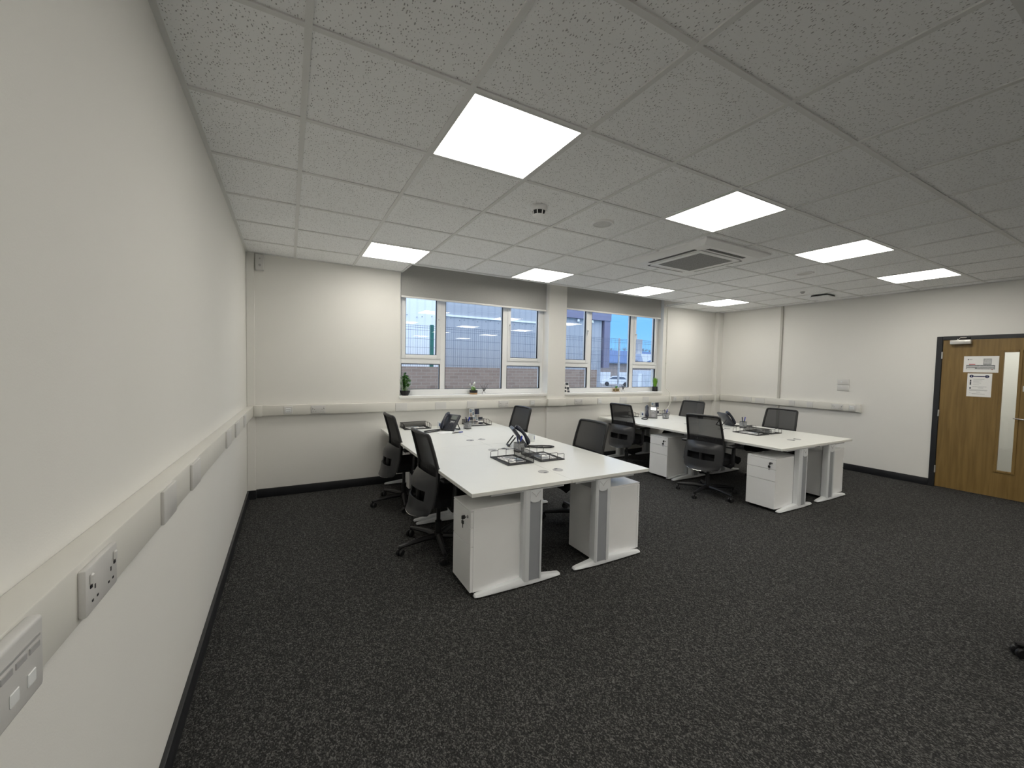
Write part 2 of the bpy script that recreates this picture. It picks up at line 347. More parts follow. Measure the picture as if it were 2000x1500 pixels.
def tag(o, label=None, cat=None, group=None, kind=None):
    if label: o['label'] = label
    if cat: o['category'] = cat
    if group: o['group'] = group
    if kind: o['kind'] = kind
    return o
def empty(name, loc=(0, 0, 0), rz=0.0, label=None, cat=None, group=None, kind=None):
    o = bpy.data.objects.new(name, None); COL.objects.link(o); o.empty_display_size = 0.1
    o.location = loc; o.rotation_euler = (0, 0, rz)
    return tag(o, label, cat, group, kind)
def copy_tree(o, parent=None):
    kids = [x for x in COL.objects if x.parent == o] if parent is None else [x for x in list(COL.objects) if x.parent == o]
    c = o.copy(); COL.objects.link(c); c.parent = parent
    for k in kids: copy_tree(k, c)
    return c
def place(proto, first, loc, rz, label, group=None):
    """the first placing uses the prototype itself, later ones a copy of the thing with its parts"""
    o = proto if first else copy_tree(proto)
    o.location = loc; o.rotation_euler = (0, 0, rz); o['label'] = label
    if group: o['group'] = group
    return o

# ------------------------------------------------------------------ the room
XR, YB = 7.87, -12.2                       # right wall, rear wall
WX = ((1.60, 3.78), (4.10, 6.27)); WZ = (1.08, 2.76); HT = 2.95
fl = MB(); fl.box(-0.2, XR+0.2, YB-0.2, 0.3, -0.06, 0.0, CARPET); tag(fl.build('floor'), 'dark charcoal loop-pile carpet floor', kind='structure')
w = MB(); w.box(-0.2, 0, YB, 0.3, 0, HT, WALL); tag(w.build('wall_left'), 'plain white wall along the left side', kind='structure')
w = MB()
w.box(0, XR, 0, 0.25, 0, WZ[0]-0.02, WALL); w.box(0, XR, 0, 0.25, WZ[1], HT, WALL)
for a, b in ((0, WX[0][0]), (WX[0][1], WX[1][0]), (WX[1][1], XR)): w.box(a, b, 0, 0.25, WZ[0]-0.02, WZ[1], WALL)
tag(w.build('wall_back'), 'white window wall at the far end', kind='structure')
w = MB(); w.box(WX[0][1], WX[1][0], -0.04, -0.0005, 0, 2.88, WALL); tag(w.build('pillar'), 'white pillar between the two windows', kind='structure')
DY = (-3.094, -4.056); DZ = 1.975          # door opening incl. frame
w = MB(); w.box(XR, XR+0.2, DY[0], 0.3, 0, HT, WALL); w.box(XR, XR+0.2, YB, DY[1], 0, HT, WALL); w.box(XR, XR+0.2, DY[1], DY[0], DZ, HT, WALL)
tag(w.build('wall_right'), 'white wall on the right with the oak door', kind='structure')
w = MB(); w.box(-0.2, XR+0.2, YB-0.2, YB, 0, HT, WALL); tag(w.build('wall_rear'), 'white wall behind the camera', kind='structure')

# ceiling: tiles with a blind pocket along the windows, and its metal grid
PX0, PX1, PY = 1.62, 6.31, -0.455
c = MB()
c.box(0, XR, YB, PY, H, H+0.02, TILE); c.box(0, PX0, PY, 0, H, H+0.02, TILE); c.box(PX1, XR, PY, 0, H, H+0.02, TILE)
c.box(PX0-0.02, PX1+0.02, PY-0.02, 0, 2.88, 2.90, WALL)
c.box(PX0-0.012, PX0, PY, 0, H+0.02, 2.88, WALL); c.box(PX1, PX1+0.012, PY, 0, H+0.02, 2.88, WALL); c.box(PX0, PX1, PY-0.012, PY, H+0.02, 2.88, WALL)
ceil = tag(c.build('ceiling'), 'suspended ceiling of pitted mineral tiles', kind='structure')
g = MB(); GZ0, GZ1, GW = H-0.006, H+0.004, 0.012
for i in range(1, 14):
    x = 0.6*i-0.15
    y1 = 0 if (x < PX0-0.05 or x > PX1+0.05) else PY
    g.box(x-GW, x+GW, YB, y1, GZ0, GZ1, TBAR)
for j in range(1, 21):
    y = 0.1-0.6*j
    g.box(0, XR, y-GW, y+GW, GZ0+0.0005, GZ1, TBAR)
g.box(0, 0.022, YB, 0, GZ0-0.001, GZ1, TBAR); g.box(XR-0.022, XR, YB, 0, GZ0-0.001, GZ1, TBAR)
g.box(0, PX0, -0.02, 0, GZ0-0.001, GZ1, TBAR); g.box(PX1, XR, -0.02, 0, GZ0-0.001, GZ1, TBAR)
g.box(PX0-0.02, PX0+0.002, PY, 0, GZ0-0.002, GZ1, TBAR); g.box(PX1-0.002, PX1+0.02, PY, 0, GZ0-0.002, GZ1, TBAR)
g.build('ceiling_grid', ceil)
t = MB(); t.box(PX0+0.003, PX1-0.003, PY-0.012, PY+0.004, H-0.010, H+0.05, ACW, 0.002, 1); t.box(PX0+0.003, PX1-0.003, PY+0.005, PY+0.022, H+0.012, H+0.06, ACW, 0.003, 1)
t.box(PX0+0.003, PX1-0.003, PY+0.023, PY+0.034, H+0.03, H+0.075, ACW)
tag(t.build('trim_1'), 'stepped white edging along the blind pocket', kind='structure')

# skirting boards
def skirt(name, pts, lab):
    b = MB()
    for x0, x1, y0, y1 in pts: b.box(x0, x1, y0, y1, 0.0, 0.096, SKIRT, 0.004, 2)
    return tag(b.build(name), lab, kind='structure')
skirt('baseboard_left', [(0.0, 0.018, YB, -0.002)], 'charcoal skirting board of the left wall')
skirt('baseboard_back', [(0.0795, WX[0][1], -0.018, 0), (WX[0][1], WX[1][0], -0.058, -0.04), (WX[1][0], 7.705, -0.018, 0)], 'charcoal skirting board of the window wall')
skirt('baseboard_right', [(XR-0.018, XR, DY[0], -0.083), (XR-0.018, XR, YB, DY[1])], 'charcoal skirting board of the right wall')
# pipe boxings and batten
b = MB(); b.box(0.001, 0.076, -0.03, -0.0005, 0.0, H-0.005, WALL, 0.004, 1); b.box(0.0, 0.079, -0.045, -0.03, 0, 0.096, SKIRT); tag(b.build('trim_2'), 'narrow white pipe boxing in the left corner', kind='structure')
b = MB(); b.box(7.708, XR-0.0005, -0.075, -0.0005, 0.0, H-0.005, WALL, 0.004, 1); tag(b.build('trim_3'), 'white pipe boxing in the far right corner', kind='structure')
b = MB(); b.box(XR-0.028, XR-0.0005, -1.182, -1.145, 0.10, H-0.005, STRIP, 0.003, 1); tag(b.build('trim_4'), 'upright white cover strip on the right wall', kind='structure')

# ------------------------------------------------------------------ windows
def window(n, x0, x1, lab):
    yf0, yf1 = 0.115, 0.185                # frame depth
    root = empty('window_%d' % n, ((x0+x1)/2, 0.15, WZ[0]), 0, lab, kind='structure')
    ox, oy, oz = root.location
    def part(name, fnc, parent=root):
        b = MB(); b.M = Matrix.Translation((-ox, -oy, -oz)); fnc(b); o = b.build(name, parent); return o
    s = x0-1.60
    X = [x0, x0+0.07, x0+0.51, x0+0.625, x0+1.49, x0+1.61, x0+2.10, x1]   # frame / glass / mullion / glass / mullion / glass / frame
    zb, zt, t0, t1 = 1.15, 2.70, 1.485, 1.60
    def frame(b):
        b.box(x0, x1, yf0, yf1, WZ[0], zb, UPVC, 0.004, 1); b.box(x0, x1, yf0, yf1, zt, WZ[1], UPVC, 0.004, 1)
        b.box(x0, x0+0.042, yf0, yf1, zb, zt, UPVC, 0.004, 1); b.box(x1-0.042, x1, yf0, yf1, zb, zt, UPVC, 0.004, 1)
        b.box(X[2]+0.045, X[3], yf0, yf1, zb, zt, UPVC, 0.004, 1); b.box(X[4], X[5]-0.045, yf0, yf1, zb, zt, UPVC, 0.004, 1)
        b.box(x0+0.042, X[2]+0.045, yf0, yf1, t0, t1-0.05, UPVC, 0.004, 1); b.box(X[5]-0.045, x1-0.042, yf0, yf1, t0, t1-0.05, UPVC, 0.004, 1)
    part('window_frame', frame)
    for a, c_ in ((x0+0.042, X[2]+0.045), (X[5]-0.045, x1-0.042)):
        def sash(b):
            z0, z1, q = t1-0.05, zt, 0.05
            b.box(a, a+q, yf0-0.012, yf1, z0, z1, UPVC, 0.005, 2); b.box(c_-q, c_, yf0-0.012, yf1, z0, z1, UPVC, 0.005, 2)
            b.box(a+q, c_-q, yf0-0.012, yf1, z0, z0+q, UPVC, 0.005, 2); b.box(a+q, c_-q, yf0-0.012, yf1, z1-q, z1, UPVC, 0.005, 2)
        so = part('casement_sash', sash)
        def pane(b):
            b.box(a+0.049, c_-0.049, 0.147, 0.151, t1-0.001, zt-0.049, GLASS)
        part('pane', pane, so)
        def gask(b):
            z0, z1, u0, u1, k = t1, zt-0.05, a+0.05, c_-0.05, 0.007
            b.box(u0, u0+k, 0.120, 0.146, z0, z1, GASKET); b.box(u1-k, u1, 0.120, 0.146, z0, z1, GASKET); b.box(u0+k, u1-k, 0.120, 0.146, z0, z0+k, GASKET)
        part('gasket', gask, so)
        hx = c_-0.028 if a < x0+0.3 else a+0.028
        def handle(b):
            b.box(hx-0.011, hx+0.011, 0.094, 0.1025, 2.02, 2.10, UPVC, 0.003, 2); b.box(hx-0.007, hx+0.007, 0.076, 0.094, 2.06, 2.08, GROM, 0.003, 2)
            b.box(hx-0.007, hx+0.007, 0.066, 0.078, 1.985, 2.085, UPVC, 0.004, 2)
        part('handle', handle, so)
    # fixed panes: centre, and one under each casement
    for u0, u1, z0, z1 in ((X[3], X[4], zb, zt), (x0+0.042, X[2]+0.045, zb, t0), (X[5]-0.045, x1-0.042, zb, t0)):
        def pane(b): b.box(u0-0.001, u1+0.001, 0.147, 0.151, z0-0.001, z1+0.001, GLASS)
        po = part('pane', pane)
        def gask(b):
            k = 0.008
            b.box(u0, u0+k, 0.120, 0.146, z0, z1, GASKET); b.box(u1-k, u1, 0.120, 0.146, z0, z1, GASKET)
            b.box(u0+k, u1-k, 0.120, 0.146, z0, z0+k, GASKET); b.box(u0+k, u1-k, 0.120, 0.146, z1-k, z1, GASKET)
        part('gasket', gask, po)
    def sill(b): b.box(x0-0.012, x1+0.005, -0.022, 0.118, WZ[0]-0.038, WZ[0], TRIMW, 0.005, 2)
    part('window_sill', sill)
    return root
window(1, *WX[0], 'left white window behind the nearer desks')
window(2, *WX[1], 'right white window showing blue sky')

def blind(x0, x1, zb, lab):
    root = empty('roller_blind', ((x0+x1)/2, 0.03, zb), 0, lab, 'blind', 'roller blinds over the windows')
    hw = (x1-x0)/2
    b = MB(); b.box(-hw, hw, -0.0015, 0.0015, 0.022, 2.80-zb, BLIND); b.build('blind_fabric', root)
    b = MB(); b.box(-hw, hw, -0.008, 0.008, 0.0, 0.024, TRIMW, 0.004, 2); b.build('bottom_bar', root)
    b = MB(); b.tube([(-hw, 0.02, 2.81-zb), (hw, 0.02, 2.81-zb)], 0.022, ALU, 16); b.build('roller_tube', root)
blind(1.612, 3.77, 2.305, 'grey roller blind half lowered over the left window')
blind(4.112, 6.225, 2.372, 'grey roller blind half lowered over the right window')

# ------------------------------------------------------------------ door on the right wall
droot = empty('door_1', (XR, -3.575, 0), 0, 'oak door with narrow glazed slot in a charcoal frame', kind='structure')
def dpart(name, fnc, parent=droot, inv=Matrix.Translation((-XR, 3.575, 0))):
    b = MB(); b.M = inv; fnc(b); return b.build(name, parent)
def f(b):
    y0, y1 = DY; q = 0.055
    b.box(XR-0.012, XR+0.12, y0-q, y0, 0, DZ, SKIRT, 0.003, 1); b.box(XR-0.012, XR+0.12, y1, y1+q, 0, DZ, SKIRT, 0.003, 1); b.box(XR-0.012, XR+0.12, y1+q, y0-q, DZ-0.045, DZ, SKIRT, 0.003, 1)
dpart('door_frame', f)
LY0, LY1, LZ = DY[0]-0.059, DY[1]+0.059, DZ-0.049
GY0, GY1, GZ_0, GZ_1 = -3.672, -3.795, 0.335, 1.765
def f(b):
    x0, x1 = XR+0.004, XR+0.046
    b.box(x0, x1, GY0, LY0, 0.012, LZ, OAK); b.box(x0, x1, LY1, GY1, 0.012, LZ, OAK)
    b.box(x0, x1, GY1, GY0, 0.012, GZ_0, OAK); b.box(x0, x1, GY1, GY0, GZ_1, LZ, OAK)
leaf = dpart('door_leaf', f)
def f(b):
    x0, x1, q = XR-0.006, XR+0.02, 0.022
    b.box(x0, x1, GY0-0.004, GY0+q, GZ_0-q, GZ_1+q, OAK, 0.003, 1); b.box(x0, x1, GY1-q, GY1+0.004, GZ_0-q, GZ_1+q, OAK, 0.003, 1)
    b.box(x0, x1, GY1+0.004, GY0-0.004, GZ_0-q, GZ_0+0.004, OAK, 0.003, 1); b.box(x0, x1, GY1+0.004, GY0-0.004, GZ_1-0.004, GZ_1+q, OAK, 0.003, 1)
dpart('glazing_bead', f, leaf)
def f(b): b.box(XR+0.022, XR+0.028, GY1+0.0005, GY0-0.0005, GZ_0+0.0005, GZ_1-0.0005, GLASS)
dpart('vision_panel', f, leaf)
def f(b):
    y = -3.93; z = 0.975
    b.lathe([(0.026, 0), (0.026, 0.008), (0.022, 0.011), (0.0, 0.011)], CHROME, M=Matrix.Translation((XR+0.003, y, z)) @ Matrix.Rotation(-PI/2, 4, 'Y'))
    b.tube([(XR, y, z), (XR-0.045, y, z), (XR-0.052, y+0.012, z), (XR-0.053, y+0.05, z), (XR-0.050, y+0.10, z+0.002), (XR-0.05, y+0.145, z+0.008)], [0.010, 0.010, 0.0105, 0.010, 0.009, 0.007], CHROME, 10)
dpart('handle', f, leaf)
for z0, z1 in ((1.685, 1.775), (0.935, 1.02), (0.19, 0.285)):
    def f(b): b.tube([(XR-0.014, LY0+0.002, z0), (XR-0.014, LY0+0.002, z1)], 0.006, ALU, 10); b.box(XR-0.013, XR-0.0095, LY0-0.006, LY0+0.008, z0, z1, ALU)
    dpart('hinge', f, droot)
def f(b):
    b.box(XR-0.058, XR+0.003, -3.41, -3.226, 1.868, 1.922, ALU, 0.006, 2)
cl = dpart('door_closer', f, leaf)
def f(b):
    b.tube([(XR-0.03, -3.29, 1.93), (XR-0.03, -3.30, 1.942), (XR-0.13, -3.335, 1.945), (XR-0.018, -3.375, 1.95)], 0.007, CHROME, 8); b.box(XR-0.04, XR-0.0125, -3.395, -3.285, 1.936, 1.958, BLACKP, 0.003, 1)
dpart('closer_arm', f, cl)
def f(b): b.box(XR-0.001, XR+0.0035, -3.92, -3.833, 1.30, 1.365, PLATE)
dpart('push_plate', f, leaf)
# corridor beyond the glazed slot
b = MB(); b.box(XR+0.2, XR+1.7, -6.0, -1.5, -0.06, 0, CARPET); b.box(XR+1.6, XR+1.7, -6.0, -1.5, 0, HT, WALL); b.box(XR+0.2, XR+1.6, -6.0, -1.5, H, H+0.02, WALL)
b.box(XR+0.2, XR+1.6, -6.1, -6.0, 0, HT, WALL); b.box(XR+0.2, XR+1.6, -1.5, -1.4, 0, HT, WALL)
tag(b.build('corridor_shell'), 'white corridor seen through the door slot', kind='structure')

for y in (-2.6, -3.8, -5.0):  # unseen panels added to brighten the corridor behind the door slot
    o = empty('ceiling_light', (XR+0.9, y, H), 0, 'unseen lit panel added to brighten the corridor beyond the oak door', 'light', 'added corridor fill panels')
    b = MB(); b.box(-0.29, 0.29, -0.29, 0.29, -0.008, -0.0055, TBAR); b.build('light_frame', o)
    b = MB(); b.box(-0.27, 0.27, -0.27, 0.27, -0.012, -0.0085, DIFFUSER); b.build('diffuser', o)
# papers on the door
def paper(name, y0, y1, z0, z1, lab, fnc):
    root = empty(name, (XR+0.003, (y0+y1)/2, (z0+z1)/2), 0, lab, 'notice')
    hw, hh = abs(y1-y0)/2, (z1-z0)/2
    b = MB(); b.box(-0.001, 0.0, -hw, hw, -hh, hh, WHITEP); b.build('sheet', root)
    fnc(root, hw, hh)
def ink(b, y0, y1, z0, z1, m, d=0.0014): b.box(-d, -0.0009, y0, y1, z0, z1, m)   # u runs to the viewer's right = -y
def disc(b, y, z, r, m, d=0.0014): b.lathe([(0, 0), (r, 0), (r, 0.0006), (0, 0.0006)], m, seg=20, M=Matrix.Translation((-0.0009, y, z)) @ Matrix.Rotation(-PI/2, 4, 'Y'))
def elev(root, hw, hh):
    b = MB()                               # pale line drawing of a long building with a tower
    U = lambda u: hw-u*2*hw; V = lambda v: hh-v*2*hh
    ink(b, U(.90), U(.08), V(.80), V(.54), GREYI); 
    ink(b, U(.88), U(.10), V(.66), V(.63), WHITEP, 0.0018); ink(b, U(.88), U(.40), V(.74), V(.71), WHITEP, 0.0018); ink(b, U(.34), U(.10), V(.78), V(.72), WHITEP, 0.0018)
    ink(b, U(.80), U(.57), V(.54), V(.16), GREYI)
    for k in range(5): ink(b, U(.79), U(.59), V(.24+.06*k), V(.215+.06*k), WHITEP, 0.0018)
    ink(b, U(.34), U(.16), V(.53), V(.48), REDI, 0.0018); ink(b, U(.84), U(.81), V(.84), V(.80), REDI, 0.0018)
    ink(b, U(.145), U(.115), V(.24), V(.18), DARKI); ink(b, U(.25), U(.16), V(.215), V(.195), GREYI)
    b.build('building_drawing', root)
def rules(root, hw, hh):
    b = MB(); U = lambda u: hw-u*2*hw; V = lambda v: hh-v*2*hh
    disc(b, U(.17), V(.12), 0.018, NAVY); disc(b, U(.80), V(.13), 0.018, NAVY)
    ink(b, U(.165), U(.175), V(.155), V(.085), WHITEP, 0.0022); ink(b, U(.795), U(.805), V(.165), V(.095), WHITEP, 0.0022)
    ink(b, U(.71), U(.26), V(.145), V(.115), NAVY); ink(b, U(.70), U(.25), V(.255), V(.24), GREYI)
    for v, a, c_ in ((.31, .25, .62), (.36, .25, .50), (.41, .25, .58), (.48, .25, .5)): ink(b, U(c_), U(a), V(v+.008), V(v), GREYI)
    for v0, v1 in ((.28, .36), (.37, .50), (.60, .67)): ink(b, U(.17), U(.11), V(v1), V(v0), DARKI)
    for v, a, c_ in ((.565, .22, .80), (.615, .45, .68), (.70, .10, .85), (.735, .12, .82), (.79, .4, .56), (.87, .22, .75), (.845, .12, .17)): ink(b, U(c_), U(a), V(v+.012), V(v), GREYI)
    b.build('printed_text', root)
paper('door_notice', -3.638, -3.347, 1.515, 1.717, 'landscape white sheet with a building drawing, upper notice on the oak door', elev)
paper('door_notice', -3.592, -3.387, 1.214, 1.503, 'portrait white sheet with two navy discs and text, lower notice on door', rules)

# ------------------------------------------------------------------ ceiling fittings
def light_proto():
    root = empty('ceiling_light', (0, 0, 0), 0, 'x', 'light')
    b = MB(); q = 0.288; e_ = 0.278
    b.box(-q, q, -q, -e_, -0.007, 0.0, TBAR); b.box(-q, q, e_, q, -0.007, 0.0, TBAR); b.box(-q, -e_, -e_, e_, -0.007, 0.0, TBAR); b.box(e_, q, -e_, e_, -0.007, 0.0, TBAR)
    b.build('light_frame', root)
    b = MB(); b.box(-e_, e_, -e_, e_, -0.004, -0.001, DIFFUSER); b.build('diffuser', root)
    return root
LP = light_proto(); k = 0
names = {(0, 0): 'lit square ceiling panel in the far row nearest the left wall', (1, 0): 'lit square ceiling panel in the far row above the left blind',
 (2, 0): 'lit square ceiling panel in the far row above the right blind', (3, 0): 'lit square ceiling panel in the far row nearest the right wall',
 (0, 1): 'largest lit square ceiling panel, nearest to the viewer', (1, 1): 'lit square ceiling panel just in front of the air conditioning cassette',
 (2, 1): 'lit square ceiling panel in the near row, third from the left', (3, 1): 'lit square ceiling panel in the near row closest to the right wall'}
for j in range(5):
    for i in range(4):
        x, y = 1.35+1.8*i, -0.8-2.4*j
        place(LP, k == 0, (x, y, H), 0, names.get((i, j), 'lit ceiling panel behind the viewer, seen only mirrored in window glass'), 'square lit ceiling panels' if j < 2 else 'ceiling panels behind the viewer')
        k += 1

# air conditioning cassette
root = empty('air_conditioner', (3.985, -2.335, H-0.007), 0, 'white square air conditioning cassette with grey intake grille in the ceiling', 'air conditioner')
b = MB(); q = 0.482; s_ = 0.41
b.quad([(-q, -q, -0.008), (-q, q, -0.008), (q, q, -0.008), (q, -q, -0.008)][::-1], ACW)
for (a, c_) in (((-q, -q), (q, -q)), ((q, -q), (q, q)), ((q, q), (-q, q)), ((-q, q), (-q, -q))):
    k_ = s_/q
    b.quad([(c_[0], c_[1], 0.0065), (c_[0], c_[1], -0.008), (a[0], a[1], -0.008), (a[0], a[1], 0.0065)], ACW)
    b.quad([(a[0], a[1], -0.008), (c_[0], c_[1], -0.008), (c_[0]*k_, c_[1]*k_, -0.035), (a[0]*k_, a[1]*k_, -0.035)], ACW)
b.quad([(-s_, -s_, -0.035), (-s_, s_, -0.035), (s_, s_, -0.035), (s_, -s_, -0.035)], ACW)
bmesh.ops.recalc_face_normals(b.bm, faces=b.bm.faces[:]); b.build('fascia_panel', root)
for r_ in range(4):
    b = MB(); M_ = Matrix.Rotation(r_*PI/2, 4, 'Z')
    b.box(-0.27, 0.27, 0.328, 0.362, -0.0385, -0.035, BLACKP, M=M_); b.box(-0.265, 0.265, 0.312, 0.334, -0.043, -0.0385, ACW, 0.002, 1, M=M_); b.build('air_outlet', root)
b = MB(); b.box(-0.295, 0.295, -0.295, 0.295, -0.046, -0.036, ACW, 0.004, 2); b.build('grille_frame', root)
b = MB(); b.box(-0.245, 0.245, -0.245, 0.245, -0.048, -0.0461, ACG); b.build('intake_grille', root)

# smoke detector, ceiling speakers, small fittings
root = empty('smoke_detector', (1.95, -2.60, H), 0, 'round white smoke detector with dark slots on the ceiling', 'smoke detector')
b = MB(); b.lathe([(0.0, -0.034), (0.054, -0.034), (0.059, -0.028), (0.059, 0.0), (0.0, 0.0)], ACW); b.build('base', root)
b = MB(); b.lathe([(0.0, -0.078), (0.028, -0.078), (0.040, -0.070), (0.044, -0.060), (0.0, -0.060)], ACW); b.lathe([(0.036, -0.060), (0.040, -0.045), (0.048, -0.0342), (0.0, -0.0342)], GASKET)
for k in range(8):
    a = k*PI/4; b.tube([(0.043*math.cos(a), 0.043*math.sin(a), -0.062), (0.049*math.cos(a), 0.049*math.sin(a), -0.0345)], 0.004, ACW, 6)
b.build('sensing_head', root)
for (x, y), lab in (((2.55, -2.585), 'round ceiling speaker between the smoke detector and air conditioner'), ((5.58, -2.58), 'round ceiling speaker beyond the third near-row light panel')):
    root = empty('ceiling_speaker', (x, y, H), 0, lab, 'speaker', 'round ceiling speakers')
    b = MB(); b.lathe([(0.072, 0.0), (0.072, -0.010), (0.084, -0.012), (0.092, 0.0)], ACW, seg=32); b.build('bezel', root)
    b = MB(); b.lathe([(0.0, -0.0085), (0.05, -0.008), (0.0715, -0.0065), (0.0715, -0.001), (0.0, -0.001)], SPKG, seg=32); b.build('grille', root)
root = empty('ceiling_sensor', (6.75, -2.0, H), 0, 'tiny grey sensor fixed to the ceiling near the far right', 'sensor')
b = MB(); b.lathe([(0.0, -0.03), (0.018, -0.024), (0.028, -0.006), (0.03, 0.0), (0.0, 0.0)], GROM); b.build('sensor_dome', root)
root = empty('ceiling_access_box', (7.25, -2.03, H), 0, 'flat white electronics box hung under the ceiling by the right wall', 'wall unit')
b = MB(); b.box(-0.12, 0.12, -0.10, 0.10, -0.022, -0.0065, BLACKP); b.build('shadow_gap', root)  # black sheet put in for the shade between casing and ceiling
b = MB(); b.box(-0.13, 0.13, -0.11, 0.11, -0.050, -0.022, ACW, 0.010, 3); b.build('casing', root)

# white alarm box high in the left corner
root = empty('alarm_box', (0.12, -0.02, 2.51), 0, 'small white alarm box high in the left corner of the window wall', 'alarm')
b = MB(); b.box(-0.036, 0.042, -0.03, 0.02, -0.083, 0.083, PLATE, 0.008, 3); b.build('housing', root)
b = MB(); b.lathe([(0, 0), (0.012, 0.0), (0.012, 0.003), (0, 0.003)], GROM, M=Matrix.Translation((0.005, -0.030, -0.03)) @ Matrix.Rotation(PI/2, 4, 'X')); b.build('sounder', root); b = MB(); b.box(0.0, 0.012, -0.032, -0.030, 0.03, 0.045, GROM); b.build('indicator', root)

# ------------------------------------------------------------------ dado trunking and its outlets
TZ0, TZ1, TD = 0.892, 1.0, 0.05
def bar(b, x0, x1, y0, y1): b.box(x0, x1, y0, y1, TZ0, TZ1, PVC, 0.004, 2)
root = empty('cable_trunking', (3.9, 0, 0.945), 0, 'long ivory cable trunking under the windows', 'trunking', 'dado cable trunking')
b = MB(); b.M = Matrix.Translation((-3.9, 0, -0.945))
bar(b, 0.062, WX[0][1]-0.002, -TD, -0.0005); bar(b, WX[0][1]-0.002, WX[1][0]+0.002, -TD-0.04, -0.0405); bar(b, WX[1][0]+0.002, XR-0.05, -TD if False else -TD, -0.0005)
b.build('trunking_body', root)
b = MB(); b.M = Matrix.Translation((-3.9, 0, -0.945)); b.box(0.06, 0.14, -TD-0.006, -0.001, TZ0-0.006, TZ1+0.005, PVC, 0.004, 2); b.build('corner_cover', root)
b = MB(); b.M = Matrix.Translation((-3.9, 0, -0.945)); b.box(7.70, 7.815, -0.095, -0.002, TZ0-0.006, TZ1+0.005, PVC, 0.004, 2); b.build('corner_cover', root)
root = empty('cable_trunking', (XR, -1.2, 0.945), 0, 'ivory cable trunking along the right wall', 'trunking', 'dado cable trunking')
b = MB(); b.M = Matrix.Translation((-XR, 1.2, -0.945)); b.box(XR-TD, XR-0.0005, -2.275, -0.098, TZ0+0.006, TZ1+0.012, PVC, 0.004, 2); b.build('trunking_body', root)
b = MB(); b.M = Matrix.Translation((-XR, 1.2, -0.945)); b.box(XR-TD-0.002, XR-0.001, -2.335, -2.277, TZ0+0.001, TZ1+0.016, PVC, 0.004, 2); b.build('end_cap', root)
# the left run climbs a little towards the viewer
SL = 0.115/4.6                             # rise per metre towards -y
LTM = Matrix.Translation((0, 0, 0)) @ Matrix.Rotation(-math.atan(SL), 4, 'X')
root = empty('cable_trunking', (0, -0.07, 0.945), 0, 'ivory cable trunking along the left wall beside the viewer', 'trunking', 'dado cable trunking')
b = MB(); b.box(0.0008, 0.06, -6.5, 0.005, -0.053, 0.055, PVC, 0.004, 2, M=LTM); b.build('trunking_body', root)

def socket_double(b, w_=0.15, h_=0.086):
    """double mains socket in local x (right), z (up), facing -y"""
    b.box(-w_/2, w_/2, -0.011, 0.001, -h_/2, h_/2, PLATE, 0.004, 2)
    for s in (-1, 1):
        cx = s*0.038
        for dx, dz, ww, hh in ((0, 0.012, 0.004, 0.008), (-0.011, -0.010, 0.0065, 0.004), (0.011, -0.010, 0.0065, 0.004)):
            b.box(cx+dx-ww/2, cx+dx+ww/2, -0.0117, -0.0105, dz-hh/2-0.012, dz+hh/2-0.012, GASKET)
def socket_switch(b, s):
        b.box(s*0.056-0.006, s*0.056+0.006, -0.0155, -0.010, 0.012, 0.030, PLATE, 0.002, 1); b.box(s*0.056-0.004, s*0.056+0.004, -0.0125, -0.0105, 0.004, 0.010, GASKET)
def data_plate(b, w_=0.086, h_=0.086):
    b.box(-w_/2, w_/2, -0.010, 0.001, -h_/2, h_/2, PLATE, 0.004, 2)
def data_ports(b):
    b.box(-0.026, 0.026, -0.013, -0.009, -0.022, 0.022, MUGW, 0.002, 1)
    for z in (0.009, -0.010): b.box(-0.02, 0.02, -0.0138, -0.0125, z-0.003, z+0.003, GROM)
def blank_plate(b, w_, h_=0.098, m=None):
    b.box(-w_/2, w_/2, -0.009, 0.001, -h_/2, h_/2, m or PLATE, 0.003, 2)
def outlet(kind, loc, rz, lab, w_=0.086, group='outlets on the dado trunking'):
    nm = {'mains': 'double_socket', 'data': 'data_outlet', 'blank': 'blank_cover_plate', 'av': 'media_outlet'}[kind]
    root = empty(nm, loc, rz, lab, {'mains': 'socket', 'data': 'data outlet', 'blank': 'cover plate', 'av': 'media outlet'}[kind], group)
    b = MB()
    if kind == 'mains':
        socket_double(b)
        b.build('face_plate', root)
        for s in (-1, 1): b = MB(); socket_switch(b, s); b.build('switch', root)
    elif kind == 'data': data_plate(b); b.build('face_plate', root); b = MB(); data_ports(b); b.build('port', root)
    elif kind == 'av':
        b.box(-0.075, 0.075, -0.018, 0.001, -0.052, 0.052, PLATE, 0.006, 3); b.build('face_plate', root)
        b = MB()
        for k in range(4): b.box(-0.06+0.032*k, -0.036+0.032*k, -0.0195, -0.0175, 0.012, 0.020, GROM)
        b.box(-0.062, 0.062, -0.0192, -0.0178, 0.026, 0.029, GROM)
        for k in range(3): b.box(-0.05+0.04*k, -0.03+0.04*k, -0.0196, -0.0178, -0.030, -0.012, MUGW, 0.001, 1)
        b.build('port', root)
    else: blank_plate(b, w_); b.build('face_plate', root)
    return root
